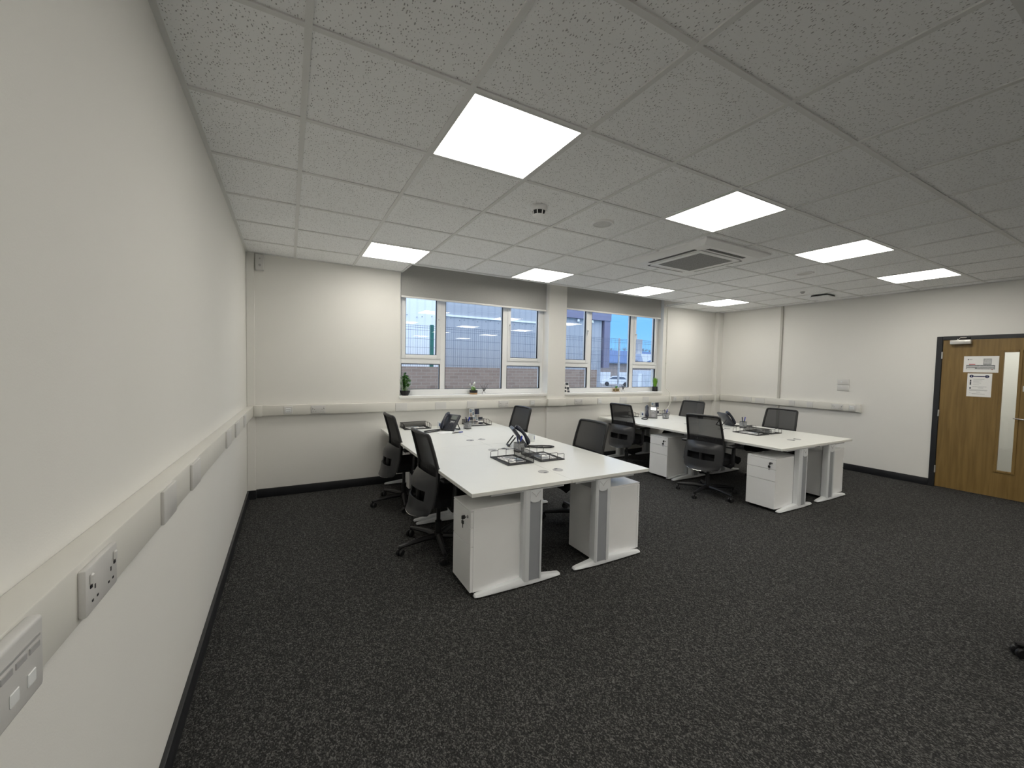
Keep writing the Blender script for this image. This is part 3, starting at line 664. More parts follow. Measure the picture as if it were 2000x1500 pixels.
# back wall
BY = -TD-0.0005
for kind, x, lab, ww in (('data', 0.383, 'twin data outlet nearest the left corner of the window wall', 0), ('mains', 0.679, 'double socket left of the near desks on the window wall', 0),
        ('blank', 1.607, 'blank plate in the trunking under the left edge of the left window', .144), ('blank', 2.115, 'blank plate in the trunking under the left window, second from left', .146),
        ('blank', 2.554, 'blank plate in the trunking below the cream flower pot', .142), ('mains', 3.035, 'double socket under the middle of the left window', 0),
        ('data', 3.512, 'data outlet under the right end of the left window', 0), ('mains', 4.36, 'double socket under the left end of the right window', 0),
        ('data', 4.786, 'data outlet under the middle pane of the right window', 0), ('blank', 5.304, 'blank plate under the cactus pot of the right window', .15),
        ('blank', 5.832, 'blank plate under the right end of the right window', .14), ('data', 6.57, 'data outlet beside the hanging white cable', 0),
        ('mains', 6.90, 'double socket on the window wall above the far right chair', 0), ('blank', 7.296, 'blank plate on the window wall closest to the right corner', .08)):
    outlet(kind, (x, BY, 0.946), 0, lab, ww)
for kind, y, lab, ww in (('blank', -0.64, 'blank plate on the right wall trunking nearest the far corner', .16), ('blank', -0.87, 'second blank plate from the corner on the right wall trunking', .164),
        ('blank', -1.40, 'blank plate just right of the upright cover strip on right wall', .087), ('blank', -1.674, 'blank plate on right wall, second past the cover strip', .088),
        ('mains', -2.05, 'double socket on the right wall trunking', 0), ('data', -2.24, 'data outlet at the end of the right wall trunking', 0)):
    outlet(kind, (XR-TD-0.0005, y, 0.952), -PI/2, lab, ww)
for kind, y, lab, ww in (('av', -4.345, 'media outlet cropped by the lower left edge of the picture', 0), ('mains', -4.035, 'large double socket on the left wall nearest the viewer', 0),
        ('blank', -3.505, 'large blank plate on left wall next to the double socket', .15), ('blank', -3.10, 'blank plate on the left wall, second beyond the double socket', .16),
        ('blank', -2.09, 'blank plate midway along the left wall trunking', .20), ('blank', -1.61, 'blank plate on left wall, second from the far corner', .22), ('blank', -1.03, 'blank plate on the left wall nearest the far corner', .16)):
    o = outlet(kind, (0.0605, y, 0.946+SL*(-0.07-y)), PI/2, lab, ww)
    o.rotation_euler = Euler((0, math.atan(SL), PI/2))
# two plates on the right wall
for z, lab, kk in ((1.339, 'upper of two white plates on the right wall, with a small light switch', 1), (1.246, 'lower of two white plates on the right wall, blank', 0)):
    root = empty('wall_plate', (XR-0.0005, -2.09, z), -PI/2, lab, 'wall plate', 'stacked plates on the right wall')
    b = MB(); b.box(-0.075, 0.075, -0.009, 0.0, -0.043, 0.043, PLATE, 0.004, 2); b.build('face_plate', root)
    if kk: b = MB(); b.box(-0.03, -0.012, -0.013, -0.0085, -0.009, 0.009, MUGW, 0.002, 1); b.build('switch', root)
# hanging white cable by the right window
b = MB(); P = [(6.36, -0.008, 2.58), (6.36, -0.008, 2.2), (6.36, -0.008, 1.75), (6.36, -0.008, 1.3), (6.365, -0.012, 1.15), (6.375, -0.03, 1.12), (6.42, -0.062, 1.06), (6.43, -0.07, 0.95), (6.43, -0.07, 0.86), (6.39, -0.06, 0.79), (6.33, -0.05, 0.74), (6.31, -0.04, 0.66)]
b.tube(P, 0.007, CABLEW, 8); b.box(6.35, 6.37, -0.018, 0.0, 1.58, 1.595, PVC); o = b.build('white_cable'); tag(o, 'white cable running down beside the right window and over the trunking', 'cable')

# ------------------------------------------------------------------ desks
DH = 0.686; DL = 1.398; DW = 0.76
def desk_proto():
    """user side at -x (outer edge), island spine at +x; origin at floor, centre of the top"""
    root = empty('office_desk', (0, 0, 0), 0, 'x', 'desk')
    hx, hy = DW/2, DL/2
    b = MB(); b.box(-hx, hx-0.001, -hy, hy, DH-0.025, DH, DESKW, 0.0015, 1); b.build('desktop', root)
    for s in (-1, 1):
        y = s*(hy-0.042)                   # leg line
        b = MB(); s_ = -s                  # inner side
        cx = 0.075                         # column a little towards the spine
        pr = [(cx-0.075, y-0.022), (cx-0.06, y-0.034), (cx-0.032, y-0.038), (cx-0.032, y+0.038), (cx-0.06, y+0.034), (cx-0.075, y+0.022)]
        b.prism(pr, 'z', 0.035, DH-0.03, LEGW); b.prism([(cx+0.052, y-0.038), (cx+0.062, y-0.038), (cx+0.072, y-0.028), (cx+0.072, y+0.028), (cx+0.062, y+0.038), (cx+0.052, y+0.038)], 'z', 0.035, DH-0.03, LEGW)
        b.box(cx-0.033, cx+0.053, y-0.026, y+0.026, 0.035, DH-0.03, LEGW)
        b.box(-hx+0.14, hx-0.05, y-0.02, y+0.02, DH-0.045, DH-0.0255, LEGW, 0.003, 1)
        lg = b.build('leg', root)
        for q in (-1, 1):
            b = MB(); b.box(cx-0.0318, cx+0.0518, y+q*0.026, y+q*0.0345, 0.038, DH-0.115, LEGG, 0.002, 1); b.build('cover_panel', lg)
            b = MB()
            pts = [(cx-0.0318, DH-0.03), (cx+0.0518, DH-0.03), (cx+0.0518, DH-0.10)] + [(cx+0.01+0.0418*math.cos(t*PI/10), DH-0.10-0.02*math.sin(t*PI/10)) for t in range(1, 10)] + [(cx-0.0318, DH-0.10)]
            b.prism(pts, 'y', y+q*0.0262, y+q*0.0395, LEGW)
            b.tube([(cx-0.024, y+q*0.0396, DH-0.045), (cx+0.005, y+q*0.0396, DH-0.068), (cx+0.012, y+q*0.0396, DH-0.082), (cx+0.02, y+q*0.0396, DH-0.068), (cx+0.046, y+q*0.0396, DH-0.045)], 0.0016, GROM, 5)
            b.build('top_cap', lg)
        b = MB()                           # long tapered foot
        xs = [(-0.340, 0.016, 0.013), (-0.333, 0.024, 0.022), (-0.31, 0.027, 0.027), (-0.16, 0.042, 0.031), (0.0, 0.052, 0.034), (cx, 0.053, 0.036), (0.15, 0.046, 0.034), (0.285, 0.029, 0.027), (0.312, 0.025, 0.022), (0.320, 0.016, 0.013)]
        pts = []; 
        for x, h_, w_ in xs: pts += [(x, y-w_, 0.012), (x, y-w_, h_*0.55), (x, y-w_*0.62, h_), (x, y+w_*0.62, h_), (x, y+w_, h_*0.55), (x, y+w_, 0.012)]
        n = len(xs); fcs = [tuple(range(5, -1, -1)), tuple(range((n-1)*6, n*6))]
        for i in range(n-1):
            for k in range(6): fcs.append((i*6+k, i*6+(k+1) % 6, (i+1)*6+(k+1) % 6, (i+1)*6+k))
        vs, fs = b._faces(pts, fcs, LEGW); bmesh.ops.recalc_face_normals(b.bm, faces=fs)
        for x in (-0.315, 0.295): b.lathe([(0.0, 0.0), (0.017, 0.0), (0.017, 0.013), (0, 0.013)], BLACKP, c=(x, y, 0), seg=14)
        b.build('foot', lg)
    b = MB(); b.box(cx-0.02, cx+0.04, -hy+0.06, hy-0.06, DH-0.075, DH-0.0255, LEGW, 0.003, 1); b.build('cross_beam', root)
    for s in (-1, 1):
        b = MB(); c_ = (hx-0.066 , s*(hy-0.265), DH)
        b.lathe([(0.0, 0.0006), (0.032, 0.0006), (0.033, 0.0022), (0.040, 0.0022), (0.041, 0.0), (0.0, 0.0)], GROM, c=c_, seg=28); b.box(c_[0]-0.012, c_[0]+0.012, c_[1]-0.034, c_[1]-0.022, DH+0.0005, DH+0.0026, DARKI); b.build('cable_port', root)
    return root
DP = desk_proto()
YN, YF = -2.835+DL/2, -0.035-DL/2          # near and far desk centres
IS = (2.127, 5.55)                         # spine of each island
k = 0
for n, cx in enumerate(IS):
    isl = ('near island', 'right-hand island')[n]
    for y, far in ((YN, 'nearer'), (YF, 'farther')):
        for s in (-1, 1):
            lab = {(0, 'nearer', -1): 'white desk closest to the viewer, nearest the left wall', (0, 'nearer', 1): 'white desk at the front right of the closer desk group',
                   (0, 'farther', -1): 'white desk by the left window with the flat tray and blue pen', (0, 'farther', 1): 'white desk by the window with leaflets standing in its tray, closer group',
                   (1, 'nearer', -1): 'white desk at the front left of the right-hand desk group', (1, 'nearer', 1): 'white desk of the right-hand group closest to the oak door',
                   (1, 'farther', -1): 'white desk with the lit phone display, by the right window', (1, 'farther', 1): 'white desk in the far right corner of the room'}[(n, far, s)]
            place(DP, k == 0, (cx+s*DW/2, y, 0), 0 if s < 0 else PI, lab, 'white office desks in two blocks of four'); k += 1

# ------------------------------------------------------------------ pedestals
def ped_proto():
    """drawers face -x; origin on the floor at the front centre"""
    root = empty('drawer_pedestal', (0, 0, 0), 0, 'x', 'drawers')
    W_, D_, Z0, Z1 = 0.30, 0.465, 0.03, 0.565
    b = MB(); b.box(0.02, D_, -W_/2, W_/2, Z0, Z1-0.012, STEELW, 0.002, 1); b.build('cabinet', root)
    b = MB(); b.box(0.0, D_+0.002, -W_/2, W_/2, Z1-0.0118, Z1, STEELW, 0.002, 1); b.build('top_panel', root)
    for z0, z1 in ((0.450, 0.549), (0.3265, 0.4455), (0.033, 0.322)):
        b = MB(); b.box(0.0, 0.0185, -W_/2, W_/2, z0, z1, STEELW, 0.0012, 1); d = b.build('drawer', root)
        if z0 > 0.44:
            b = MB(); M_ = Matrix.Translation((0, -W_/2+0.04, z0+0.062)) @ Matrix.Rotation(-PI/2, 4, 'Y')
            b.lathe([(0.010, 0.0), (0.010, 0.006), (0, 0.006)], CHROME, M=M_, seg=14); b.box(-0.026, -0.006, -W_/2+0.037, -W_/2+0.043, z0+0.058, z0+0.067, CHROME)
            b.box(-0.046, -0.022, -W_/2+0.035, -W_/2+0.045, z0+0.051, z0+0.076, BLACKP, 0.003, 1); b.build('lock', d)
            b = MB(); b.box(-0.040, -0.030, -W_/2+0.036, -W_/2+0.060, z0+0.018, z0+0.042, BLACKP, 0.003, 1); b.box(-0.037, -0.034, -W_/2+0.043, -W_/2+0.050, z0-0.006, z0+0.018, CHROME)
            b.tube([(-0.035, -W_/2+0.040, z0+0.051), (-0.035, -W_/2+0.048, z0+0.042)], 0.002, CHROME, 6); b.build('hanging_key', d)
    for x in (0.05, D_-0.04):
        for y in (-0.11, 0.11):
            b = MB(); b.tube([(x, y-0.012, 0.016), (x, y+0.012, 0.016)], 0.016, BLACKP, 14); b.box(x-0.012, x+0.012, y-0.006, y+0.006, 0.018, 0.031, BLACKP); b.build('caster', root)
    return root
PP = ped_proto(); k = 0
for x, y, rz, lab in ((1.385, -2.63, 0, 'white three-drawer pedestal with hanging keys closest to the viewer'), (2.853, -2.625, PI, 'white pedestal under the front right corner of the closer desk group'),
        (1.60, -0.34, 0, 'white pedestal glimpsed behind the two left-hand chairs'),
        (4.822, -2.615, 0, 'white three-drawer pedestal at the front of the right-hand desk group'), (6.295, -2.615, PI, 'white pedestal at the end of the right-hand group facing the door'),
        (4.812, -1.25, 0, 'white three-drawer pedestal left of the front chair, right-hand desk group'), (6.28, -1.25, PI, 'white pedestal behind the front chair near the far right corner')):
    place(PP, k == 0, (x, y, 0), rz, lab, 'white drawer pedestals under the desks'); k += 1

# ------------------------------------------------------------------ chairs
def lerp(a, b, t): return a+(b-a)*t
def interp(tab, z):
    for (z0, v0), (z1, v1) in zip(tab, tab[1:]):
        if z0 <= z <= z1:
            t = (z-z0)/(z1-z0); return lerp(v0, v1, t)
    return tab[0][1] if z < tab[0][0] else tab[-1][1]
BX = [(0.335, -0.158), (0.37, -0.137), (0.45, -0.120), (0.52, -0.107), (0.635, -0.092), (0.70, -0.095), (0.81, -0.123), (0.95, -0.163)]   # side edge of the back x(z)
BWD = [(0.335, 0.196), (0.355, 0.216), (0.40, 0.228), (0.50, 0.230), (0.64, 0.217), (0.80, 0.210), (0.95, 0.200)]
def chair_proto():
    """faces +x, origin on the floor under the gas lift"""
    root = empty('office_chair', (0, 0, 0), 0, 'x', 'chair')
    def bk(z, s, off=0.0): return (interp(BX, z)-0.022*(1-s*s)+off, s*interp(BWD, z), z)
    b = MB()                               # outer frame of the back
    zs = [0.40+0.525*i/14 for i in range(15)]
    loop = [bk(z, -1) for z in zs] + [bk(0.936, -0.985), bk(0.943, -0.94), bk(0.946, -0.80), bk(0.948, -0.4), bk(0.949, 0), bk(0.948, 0.4), bk(0.946, 0.80), bk(0.943, 0.94), bk(0.936, 0.985)] + [bk(z, 1) for z in reversed(zs)]
    b.tube(loop, 0.0125, BLACKP, 8, flat=1.2); b.build('back_frame', root)
    b = MB(); b.sheet(lambda u, v: bk(lerp(0.54, 0.944, v), lerp(-0.97, 0.97, u), 0.006), 14, 14, MESHF); b.build('mesh_back', root)
    b = MB(); b.sheet(lambda u, v: bk(lerp(0.40, 0.69, v), lerp(-0.96, 0.96, u), 0.016), 12, 8, SEATF, 0.02); b.build('back_pad', root)
    b = MB()                               # moulded lower shell, bulging to the rear, with its slot
    def shell(u, v):
        s = lerp(-1, 1, u); z = lerp(0.34, 0.625, v)
        z2 = z-0.022*(1-s*s)*max(0, 1-v*2.5)+0.012*(1-s*s)*v
        x, y, _ = bk(z, s)
        bulge = (0.088 if v < 0.75 else 0.088-0.05*((v-0.75)/0.25)**2)
        return (x+0.022*(1-s*s)-bulge*(1-abs(s)**2.4)-0.008, y, z2)
    b.sheet(shell, 28, 20, CHAIRP, 0.012, skip=lambda u, v: 0.16 < u < 0.84 and 0.34 < v < 0.60); b.build('lumbar_shell', root)
    b = MB(); b.tube([tuple(Vector(shell(u/16, 0.0))+Vector((-0.003, 0, -0.002))) for u in range(2, 15)], 0.0045, CHROME, 6); b.build('lower_rim', root)
    b = MB()                               # padded seat
    def seat(u, v):
        x = lerp(-0.13, 0.32, u); s = lerp(-1, 1, v); w_ = 0.235-0.03*abs(2*u-1)**4
        return (x, s*w_, 0.452-0.02*abs(s)**3-0.055*max(0, u-0.8)**2*25-0.012*(1-u))
    b.sheet(seat, 16, 16, SEATF, 0.06); b.build('seat', root, 1.2)
    b = MB(); b.box(-0.10, 0.12, -0.10, 0.10, 0.345, 0.392, BLACKP, 0.012, 2); b.tube([(-0.05, 0, 0.36), (-0.13, 0, 0.355), (-0.17, 0, 0.40), (-0.165, 0, 0.52)], [0.03, 0.028, 0.025, 0.018], BLACKP, 8)
    b.build('tilt_mechanism', root)
    for s in (-1, 1):
        b = MB(); y = s*0.275
        b.tube([(0.02, s*0.17, 0.385), (0.02, s*0.25, 0.375), (0.015, y, 0.40), (0.02, y, 0.47), (0.03, y, 0.595)], [0.016, 0.018, 0.018, 0.017, 0.015], BLACKP, 8, flat=1.4)
        am = b.build('armrest', root)
        b = MB(); b.box(-0.085, 0.145, y-0.038, y+0.038, 0.600, 0.626, BLACKP, 0.011, 3); b.build('arm_pad', am)
        b = MB(); b.lathe([(0, 0), (0.012, 0), (0.012, 0.006), (0, 0.008)], CHROME, M=Matrix.Translation((0.02, y+s*0.018, 0.405)) @ Matrix.Rotation(-s*PI/2, 4, 'X'), seg=12); b.build('adjuster', am)
    b = MB(); b.lathe([(0.0, 0.075), (0.026, 0.075), (0.026, 0.21), (0.016, 0.212), (0.016, 0.35), (0, 0.35)], BLACKP, seg=16); b.build('gas_lift', root)
    b = MB(); b.lathe([(0.0, 0.058), (0.045, 0.062), (0.048, 0.10), (0.034, 0.115), (0, 0.115)], BLACKP, seg=20); bs = b.build('star_base', root); bs.rotation_euler = (0, 0, d2(6))
    for k in range(5):
        a = PI+k*2*PI/5; M_ = Matrix.Rotation(a, 4, 'Z')
        b = MB(); b.tube([(0.03, 0, 0.088), (0.14, 0, 0.088), (0.25, 0, 0.078), (0.328, 0, 0.070)], [0.026, 0.022, 0.017, 0.014], BLACKP, 8, M=M_); b.tube([(0.328, 0, 0.074), (0.328, 0, 0.045)], 0.009, BLACKP, 8, M=M_); b.build('base_arm', bs)
        C_ = M_ @ Matrix.Translation((0.328, 0, 0)) @ Matrix.Rotation(1.1*k+0.5, 4, 'Z') @ Matrix.Translation((-0.012, 0, 0.0275))
        b = MB()
        for s in (-1, 1): b.lathe([(0.0, -0.010), (0.022, -0.010), (0.0275, -0.005), (0.0275, 0.005), (0.022, 0.010), (0.0, 0.010)], BLACKP, M=C_ @ Matrix.Translation((0, s*0.016, 0)) @ Matrix.Rotation(PI/2, 4, 'X'), seg=16)
        b.box(-0.012, 0.026, -0.008, 0.008, 0.004, 0.030, BLACKP, 0.004, 1, M=C_); b.build('caster', bs)
    return root
CP = chair_proto(); k = 0
for x, y, rz, lab in ((1.45, -1.97, d2(2), 'black mesh office chair on the left side, nearest the viewer'),
        (1.46, -0.8, d2(1.2), 'black mesh office chair at the left, next to the window wall'),
        (2.835, -2.025, PI-d2(0), 'black mesh office chair right of the closer desks, the nearer of two there'),
        (2.885, -0.575, PI-d2(0), 'black mesh office chair right of the closer desks, next to the window wall'),
        (4.775, -2.03, d2(5.5), 'black mesh office chair seen from behind at front of right-hand desk group'),
        (4.85, -0.62, d2(2.5), 'black mesh office chair seen from behind, below the right window'),
        (6.29, -1.955, PI-d2(1), 'black mesh office chair nearest the right wall, below the two plates'),
        (6.18, -0.625, PI+d2(1), 'black mesh office chair in the far right corner'),
        (3.825, -4.885, d2(-80.5), 'black office chair whose caster just shows at the right picture edge')):
    place(CP, k == 0, (x, y, 0), rz, lab, 'black mesh office chairs'); k += 1

# ------------------------------------------------------------------ things on the desks
TOP = DH+0.0002
def tray_proto():
    """letter tray, long side along x, back panel at +y, open towards -y"""
    root = empty('letter_tray', (0, 0, 0), 0, 'x', 'tray')
    hx, hy, hz = 0.162, 0.118, 0.062
    b = MB(); b.box(-hx+0.003, hx-0.003, -hy+0.003, hy-0.003, 0.003, 0.0045, TRAYM); b.build('mesh_base', root)
    b = MB(); b.box(-hx+0.003, hx-0.003, hy-0.0015, hy, 0.006, hz-0.004, TRAYS); b.build('mesh_back', root)
    b = MB(); b.tube([(-hx, -hy, 0.004), (hx, -hy, 0.004), (hx, hy, 0.004), (-hx, hy, 0.004)], 0.004, WIRE, 6, closed=True); b.tube([(-hx, hy, 0.006), (-hx, hy, hz), (hx, hy, hz), (hx, hy, 0.006)], 0.0032, WIRE, 6); b.build('rim_wire', root)
    for s in (-1, 1):
        b = MB(); X = s*hx
        b.tube([(X, -hy+0.004, 0.004), (X, -hy+0.004, hz-0.012), (X, -hy+0.012, hz-0.008), (X, -0.045, hz-0.008), (X, -0.040, hz+0.004), (X, 0.035, hz+0.004), (X, 0.040, hz-0.006), (X, hy, hz)], 0.0024, WIRE, 6)
        for y in (-0.045, 0.035): b.tube([(X, y, 0.005), (X, y, hz)], 0.002, WIRE, 6)
        b.build('end_hoop', root)
    return root
TP = tray_proto(); k = 0
trays = ((1.765, -0.135, 0, 'black wire letter tray by the blue pen, next to the left window'), (2.59, -0.14, 0, 'black wire letter tray holding upright leaflets on the closer desk group'),
         (2.02, -2.145, -PI/2, 'black wire letter tray nearest the viewer, left of a back-to-back pair'), (2.33, -2.145, PI/2, 'black wire letter tray right of the pair on the closer desk group'),
         (5.28, -0.16, 0, 'black wire letter tray behind the rear-view chair by the right window'), (6.02, -0.16, 0, 'black wire letter tray behind the phone with the lit display'),
         (5.52, -2.08, -PI/2, 'black wire letter tray left of the pair on the right-hand desks'), (5.80, -2.08, PI/2, 'black wire letter tray right of the pair on the right-hand desks'))
for x, y, rz, lab in trays: place(TP, k == 0, (x, y, TOP), rz, lab, 'black wire letter trays'); k += 1
def leaflet_proto():
    root = empty('leaflet', (0, 0, 0), 0, 'x', 'leaflet')
    b = MB(); b.box(-0.105, 0.105, -0.075, 0.075, 0, 0.004, WHITEP); b.build('paper', root)
    b = MB()
    for x0, x1, y0, y1, m in ((-0.10, -0.03, -0.02, 0.07, GREYI), (-0.025, 0.04, 0.02, 0.07, TEALI), (0.045, 0.1, -0.01, 0.07, DARKI), (-0.1, 0.02, -0.045, -0.03, GREYI), (0.03, 0.09, -0.065, -0.025, GREYI), (-0.1, 0.0, -0.066, -0.056, GREYI)):
        b.box(x0, x1, y0, y1, 0.004, 0.0045, m)
    b.build('print', root); return root
LF = leaflet_proto()
for k, ((x, y, rz, lab), ll) in enumerate(zip(trays, ('printed leaflet lying in the tray by the blue pen', 'printed leaflet lying flat in the tray of upright leaflets', 'printed leaflet in the tray nearest the viewer', 'printed leaflet in the right tray of the closer pair',
        'printed leaflet in the tray behind the rear-view chair', 'printed leaflet in the tray behind the lit phone', 'printed leaflet in the left tray of the right-hand pair', 'printed leaflet in the right tray of the right-hand pair'))):
    place(LF, k == 0, (x, y-0.0, TOP+0.0052), rz+0.06*((-1)**k), ll, 'leaflets lying in the trays')

def upright_leaflets(x, y, rz, lab, nm='leaflet_display'):
    """two folded photo leaflets standing one behind the other"""
    root = empty(nm, (x, y, TOP+0.0055), rz, lab, 'leaflets', 'upright leaflets in the trays')
    b = MB(); M_ = Matrix.Rotation(-0.10, 4, 'X')
    b.box(-0.075, 0.0, -0.001, 0.001, 0.0, 0.205, WHITEP, M=M_ @ Matrix.Rotation(0.10, 4, 'Z')); b.box(0.0, 0.075, -0.001, 0.001, 0.0, 0.205, WHITEP, M=M_ @ Matrix.Rotation(-0.10, 4, 'Z')); b.build('folded_card', root)
    b = MB()
    L = M_ @ Matrix.Rotation(0.10, 4, 'Z'); R_ = M_ @ Matrix.Rotation(-0.10, 4, 'Z')
    for T, x0, x1, z0, z1, m in ((L, -0.07, -0.035, .155, .20, TEALI), (L, -0.032, -0.003, .165, .20, GREYI), (L, -0.07, -0.03, .10, .15, TANI), (L, -0.028, -0.003, .115, .16, TEALI), (L, -0.072, -0.003, .055, .095, DARKI), (L, -0.07, -0.03, .01, .05, GREYI), (L, -0.028, -0.003, .01, .05, TANI),
            (R_, .003, .072, .125, .203, DARKI), (R_, .02, .045, .13, .19, NAVY), (R_, .003, .04, .085, .12, GREYI), (R_, .043, .072, .09, .12, TANI), (R_, .003, .072, .01, .06, DARKI), (R_, .02, .05, .015, .06, NAVY)):
        b.box(x0, x1, -0.0018, -0.0009, z0, z1, m, M=T)
    b.build('photo_print', root)
upright_leaflets(2.575, -0.10, 0.02, 'folded photo leaflet standing in a tray on the closer desk group')
upright_leaflets(6.00, -0.12, -0.25, 'folded photo leaflet standing in the tray behind the lit phone')
upright_leaflets(2.60, -0.165, -0.03, 'shorter photo leaflet standing in front of the upright one, closer desks')
upl = [o for o in COL.objects if o.name.startswith('leaflet_display')][-1]; upl.scale = (0.95, 1, 0.48)

def phone_proto(lit):
    """desk phone facing -y; handset on the user's left (-x)"""
    root = empty('desk_phone', (0, 0, 0), 0, 'x', 'phone')
    T = Matrix.Translation((0, -0.055, 0.012)) @ Matrix.Rotation(d2(52), 4, 'X')      # face plane: local x right, y up the face, z out of it
    b = MB(); b.box(-0.092, 0.092, 0.0, 0.205, -0.028, 0.0, PHONEB, 0.007, 3, M=T); b.build('body', root)
    b = MB(); b.tube([(-0.06, 0.055, 0.085), (-0.055, 0.115, 0.006), (0.055, 0.115, 0.006), (0.06, 0.055, 0.085)], 0.006, BLACKP, 8); b.box(-0.055, 0.055, 0.10, 0.125, 0.0, 0.008, BLACKP, 0.003, 1); b.build('stand', root)
    b = MB(); b.box(-0.012, 0.082, 0.128, 0.192, 0.0, 0.003, PHONEB, 0.002, 1, M=T); b.box(-0.004, 0.074, 0.134, 0.186, 0.003, 0.0042, SCREENL if lit else SCREEN, M=T); b.build('display', root)
    b = MB()
    for r_ in range(4):
        for c_ in range(3): b.box(0.008+0.021*c_, 0.023+0.021*c_, 0.018+0.0155*r_, 0.028+0.0155*r_, 0.0, 0.0035, PHONEH if not lit else KEYG, 0.001, 1, M=T)
    b.lathe([(0.0, 0.006), (0.009, 0.005), (0.010, 0.0), (0, 0)], KEYG, M=T @ Matrix.Translation((0.034, 0.106, 0)), seg=18)
    for x in (0.008, 0.018, 0.050, 0.060):
        for y in (0.098, 0.111): b.box(x-0.004, x+0.004, y-0.003, y+0.003, 0.0, 0.003, KEYG, M=T)
    b.build('keypad', root)
    b = MB(); hs = []
    for i in range(13):
        t = i/12; hs.append((-0.058, 0.005+0.20*t, 0.018+0.020*math.sin(PI*t)))
    b.tube(hs, [0.018, 0.024, 0.025, 0.022, 0.019, 0.018, 0.018, 0.018, 0.019, 0.022, 0.025, 0.024, 0.018], PHONEH, 12, M=T, flat=0.8); b.build('handset', root)
    b = MB(); P = [(-0.058, -0.045, 0.03), (-0.062, -0.07, 0.010), (-0.055, -0.12, 0.007), (-0.05, -0.19, 0.007), (-0.065, -0.26, 0.007), (-0.10, -0.285, 0.007), (-0.135, -0.25, 0.007), (-0.135, -0.17, 0.007), (-0.115, -0.10, 0.007), (-0.09, -0.05, 0.008), (-0.075, -0.02, 0.012)]
    b.tube(P, 0.0062, BLACKP, 8); b.build('coiled_cord', root)
    return root
PH = phone_proto(False)
PHG = 'dark desk phones'
PH.scale = (1.1, 1.1, 1.1)
place(PH, True, (2.085, -0.47, TOP), d2(-60), 'dark desk phone beside the blue pen, by the left window', PHG)
place(PH, False, (2.41, -1.62, TOP), d2(70), 'dark desk phone seen from its side behind the closer tray pair', PHG)
place(PH, False, (5.92, -1.50, TOP), d2(70), 'dark desk phone seen from its side on the right-hand desks', PHG)
P2 = phone_proto(True); P2.scale = (1.05, 1.05, 1.05); place(P2, True, (5.52, -0.46, TOP), d2(-46), 'grey desk phone with a lit white display, by the right window', PHG)
for ch in list(COL.objects):
    if ch.parent == P2 and ch.name.startswith('body'):
        me = ch.data; me.materials.clear(); me.materials.append(mat('mid_grey_phone_plastic', (0.16, 0.16, 0.165), 0.35, noise=(30, 0.05)))

def mug(x, y, rz, lab):
    root = empty('mug', (x, y, TOP), rz, lab, 'mug', 'small white mugs on the desks')
    b = MB(); b.lathe([(0.0, 0.0), (0.031, 0.0), (0.034, 0.004), (0.034, 0.074), (0.030, 0.074), (0.030, 0.008), (0.0, 0.008)], MUGW, seg=24); b.build('cup', root)
    b = MB(); b.tube([(0.032, 0, 0.058), (0.050, 0, 0.058), (0.056, 0, 0.045), (0.054, 0, 0.028), (0.046, 0, 0.018), (0.032, 0, 0.016)], 0.0045, MUGW, 8); b.build('handle', root)
    b = MB()
    for z, r_ in ((0.050, 0.010), (0.032, 0.012)):
        b.sheet(lambda u, v: (0.0346*math.sin(lerp(-0.3, 0.3, u)), -0.0346*math.cos(lerp(-0.3, 0.3, u)), z+lerp(-0.8, 0.8, v)*r_), 4, 2, BLUEI)
    b.build('blue_mark', root)
mug(2.055, -0.215, d2(-25), 'white mug with a blue mark beside the phone by the left window')
mug(5.56, -0.24, d2(-40), 'white mug with a blue mark left of the lit phone')
mug(2.63, -1.47, d2(40), 'white mug behind the phone seen from its side, closer desks')

def pen_cup(x, y, lab, rz=0.0, big=1.0):
    root = empty('pen_pot', (x, y, TOP), rz, lab, 'pen pot', 'small pen pots on the desks')
    b = MB(); b.box(-0.036, 0.036, -0.036, 0.036, 0.0, 0.010, BLACKP, 0.004, 2); b.build('base', root)
    b = MB(); q = 0.034; h_ = 0.088*big
    for r_ in range(4): b.box(-q, q, -q-0.0015, -q, 0.010, h_, CUPM, M=Matrix.Rotation(r_*PI/2, 4, 'Z'))
    b.build('cup_wall', root)
    b = MB(); b.tube([(-q, -q, h_), (q, -q, h_), (q, q, h_), (-q, q, h_)], 0.0025, BLACKP, 6, closed=True); b.build('rim', root)
def pen(p0, p1, lab, m=PENB, grp='pens standing in pots'):
    p0, p1 = Vector(p0), Vector(p1); d = (p1-p0); L = d.length
    root = empty('ballpoint_pen', p0, 0, lab, 'pen', grp); root.rotation_mode = 'QUATERNION'; root.rotation_quaternion = Vector((0, 0, 1)).rotation_difference(d.normalized())
    b = MB(); b.lathe([(0.0, 0.0), (0.0015, 0.001), (0.005, 0.014), (0.0055, 0.02), (0.0055, L*0.62), (0, L*0.62)], BLACKP if m is PENB else m, seg=10); b.build('barrel', root)
    b = MB(); b.lathe([(0.0, L*0.62), (0.006, L*0.62), (0.006, L*0.97), (0.0035, L), (0, L)], m, seg=10); b.box(0.005, 0.008, -0.002, 0.002, L*0.7, L*0.97, m); b.build('cap', root)
pots = ((2.335, -0.43, 'pen pot beside the standing leaflets on the closer desks', 'there'), (2.25, -1.87, 'pen pot next to the side-on phone on the closer desks', 'cl'),
        (5.70, -0.60, 'pen pot right of the lit phone', 'lit'), (5.93, -1.73, 'pen pot beside the side-on phone on the right-hand desks', 'rh'))
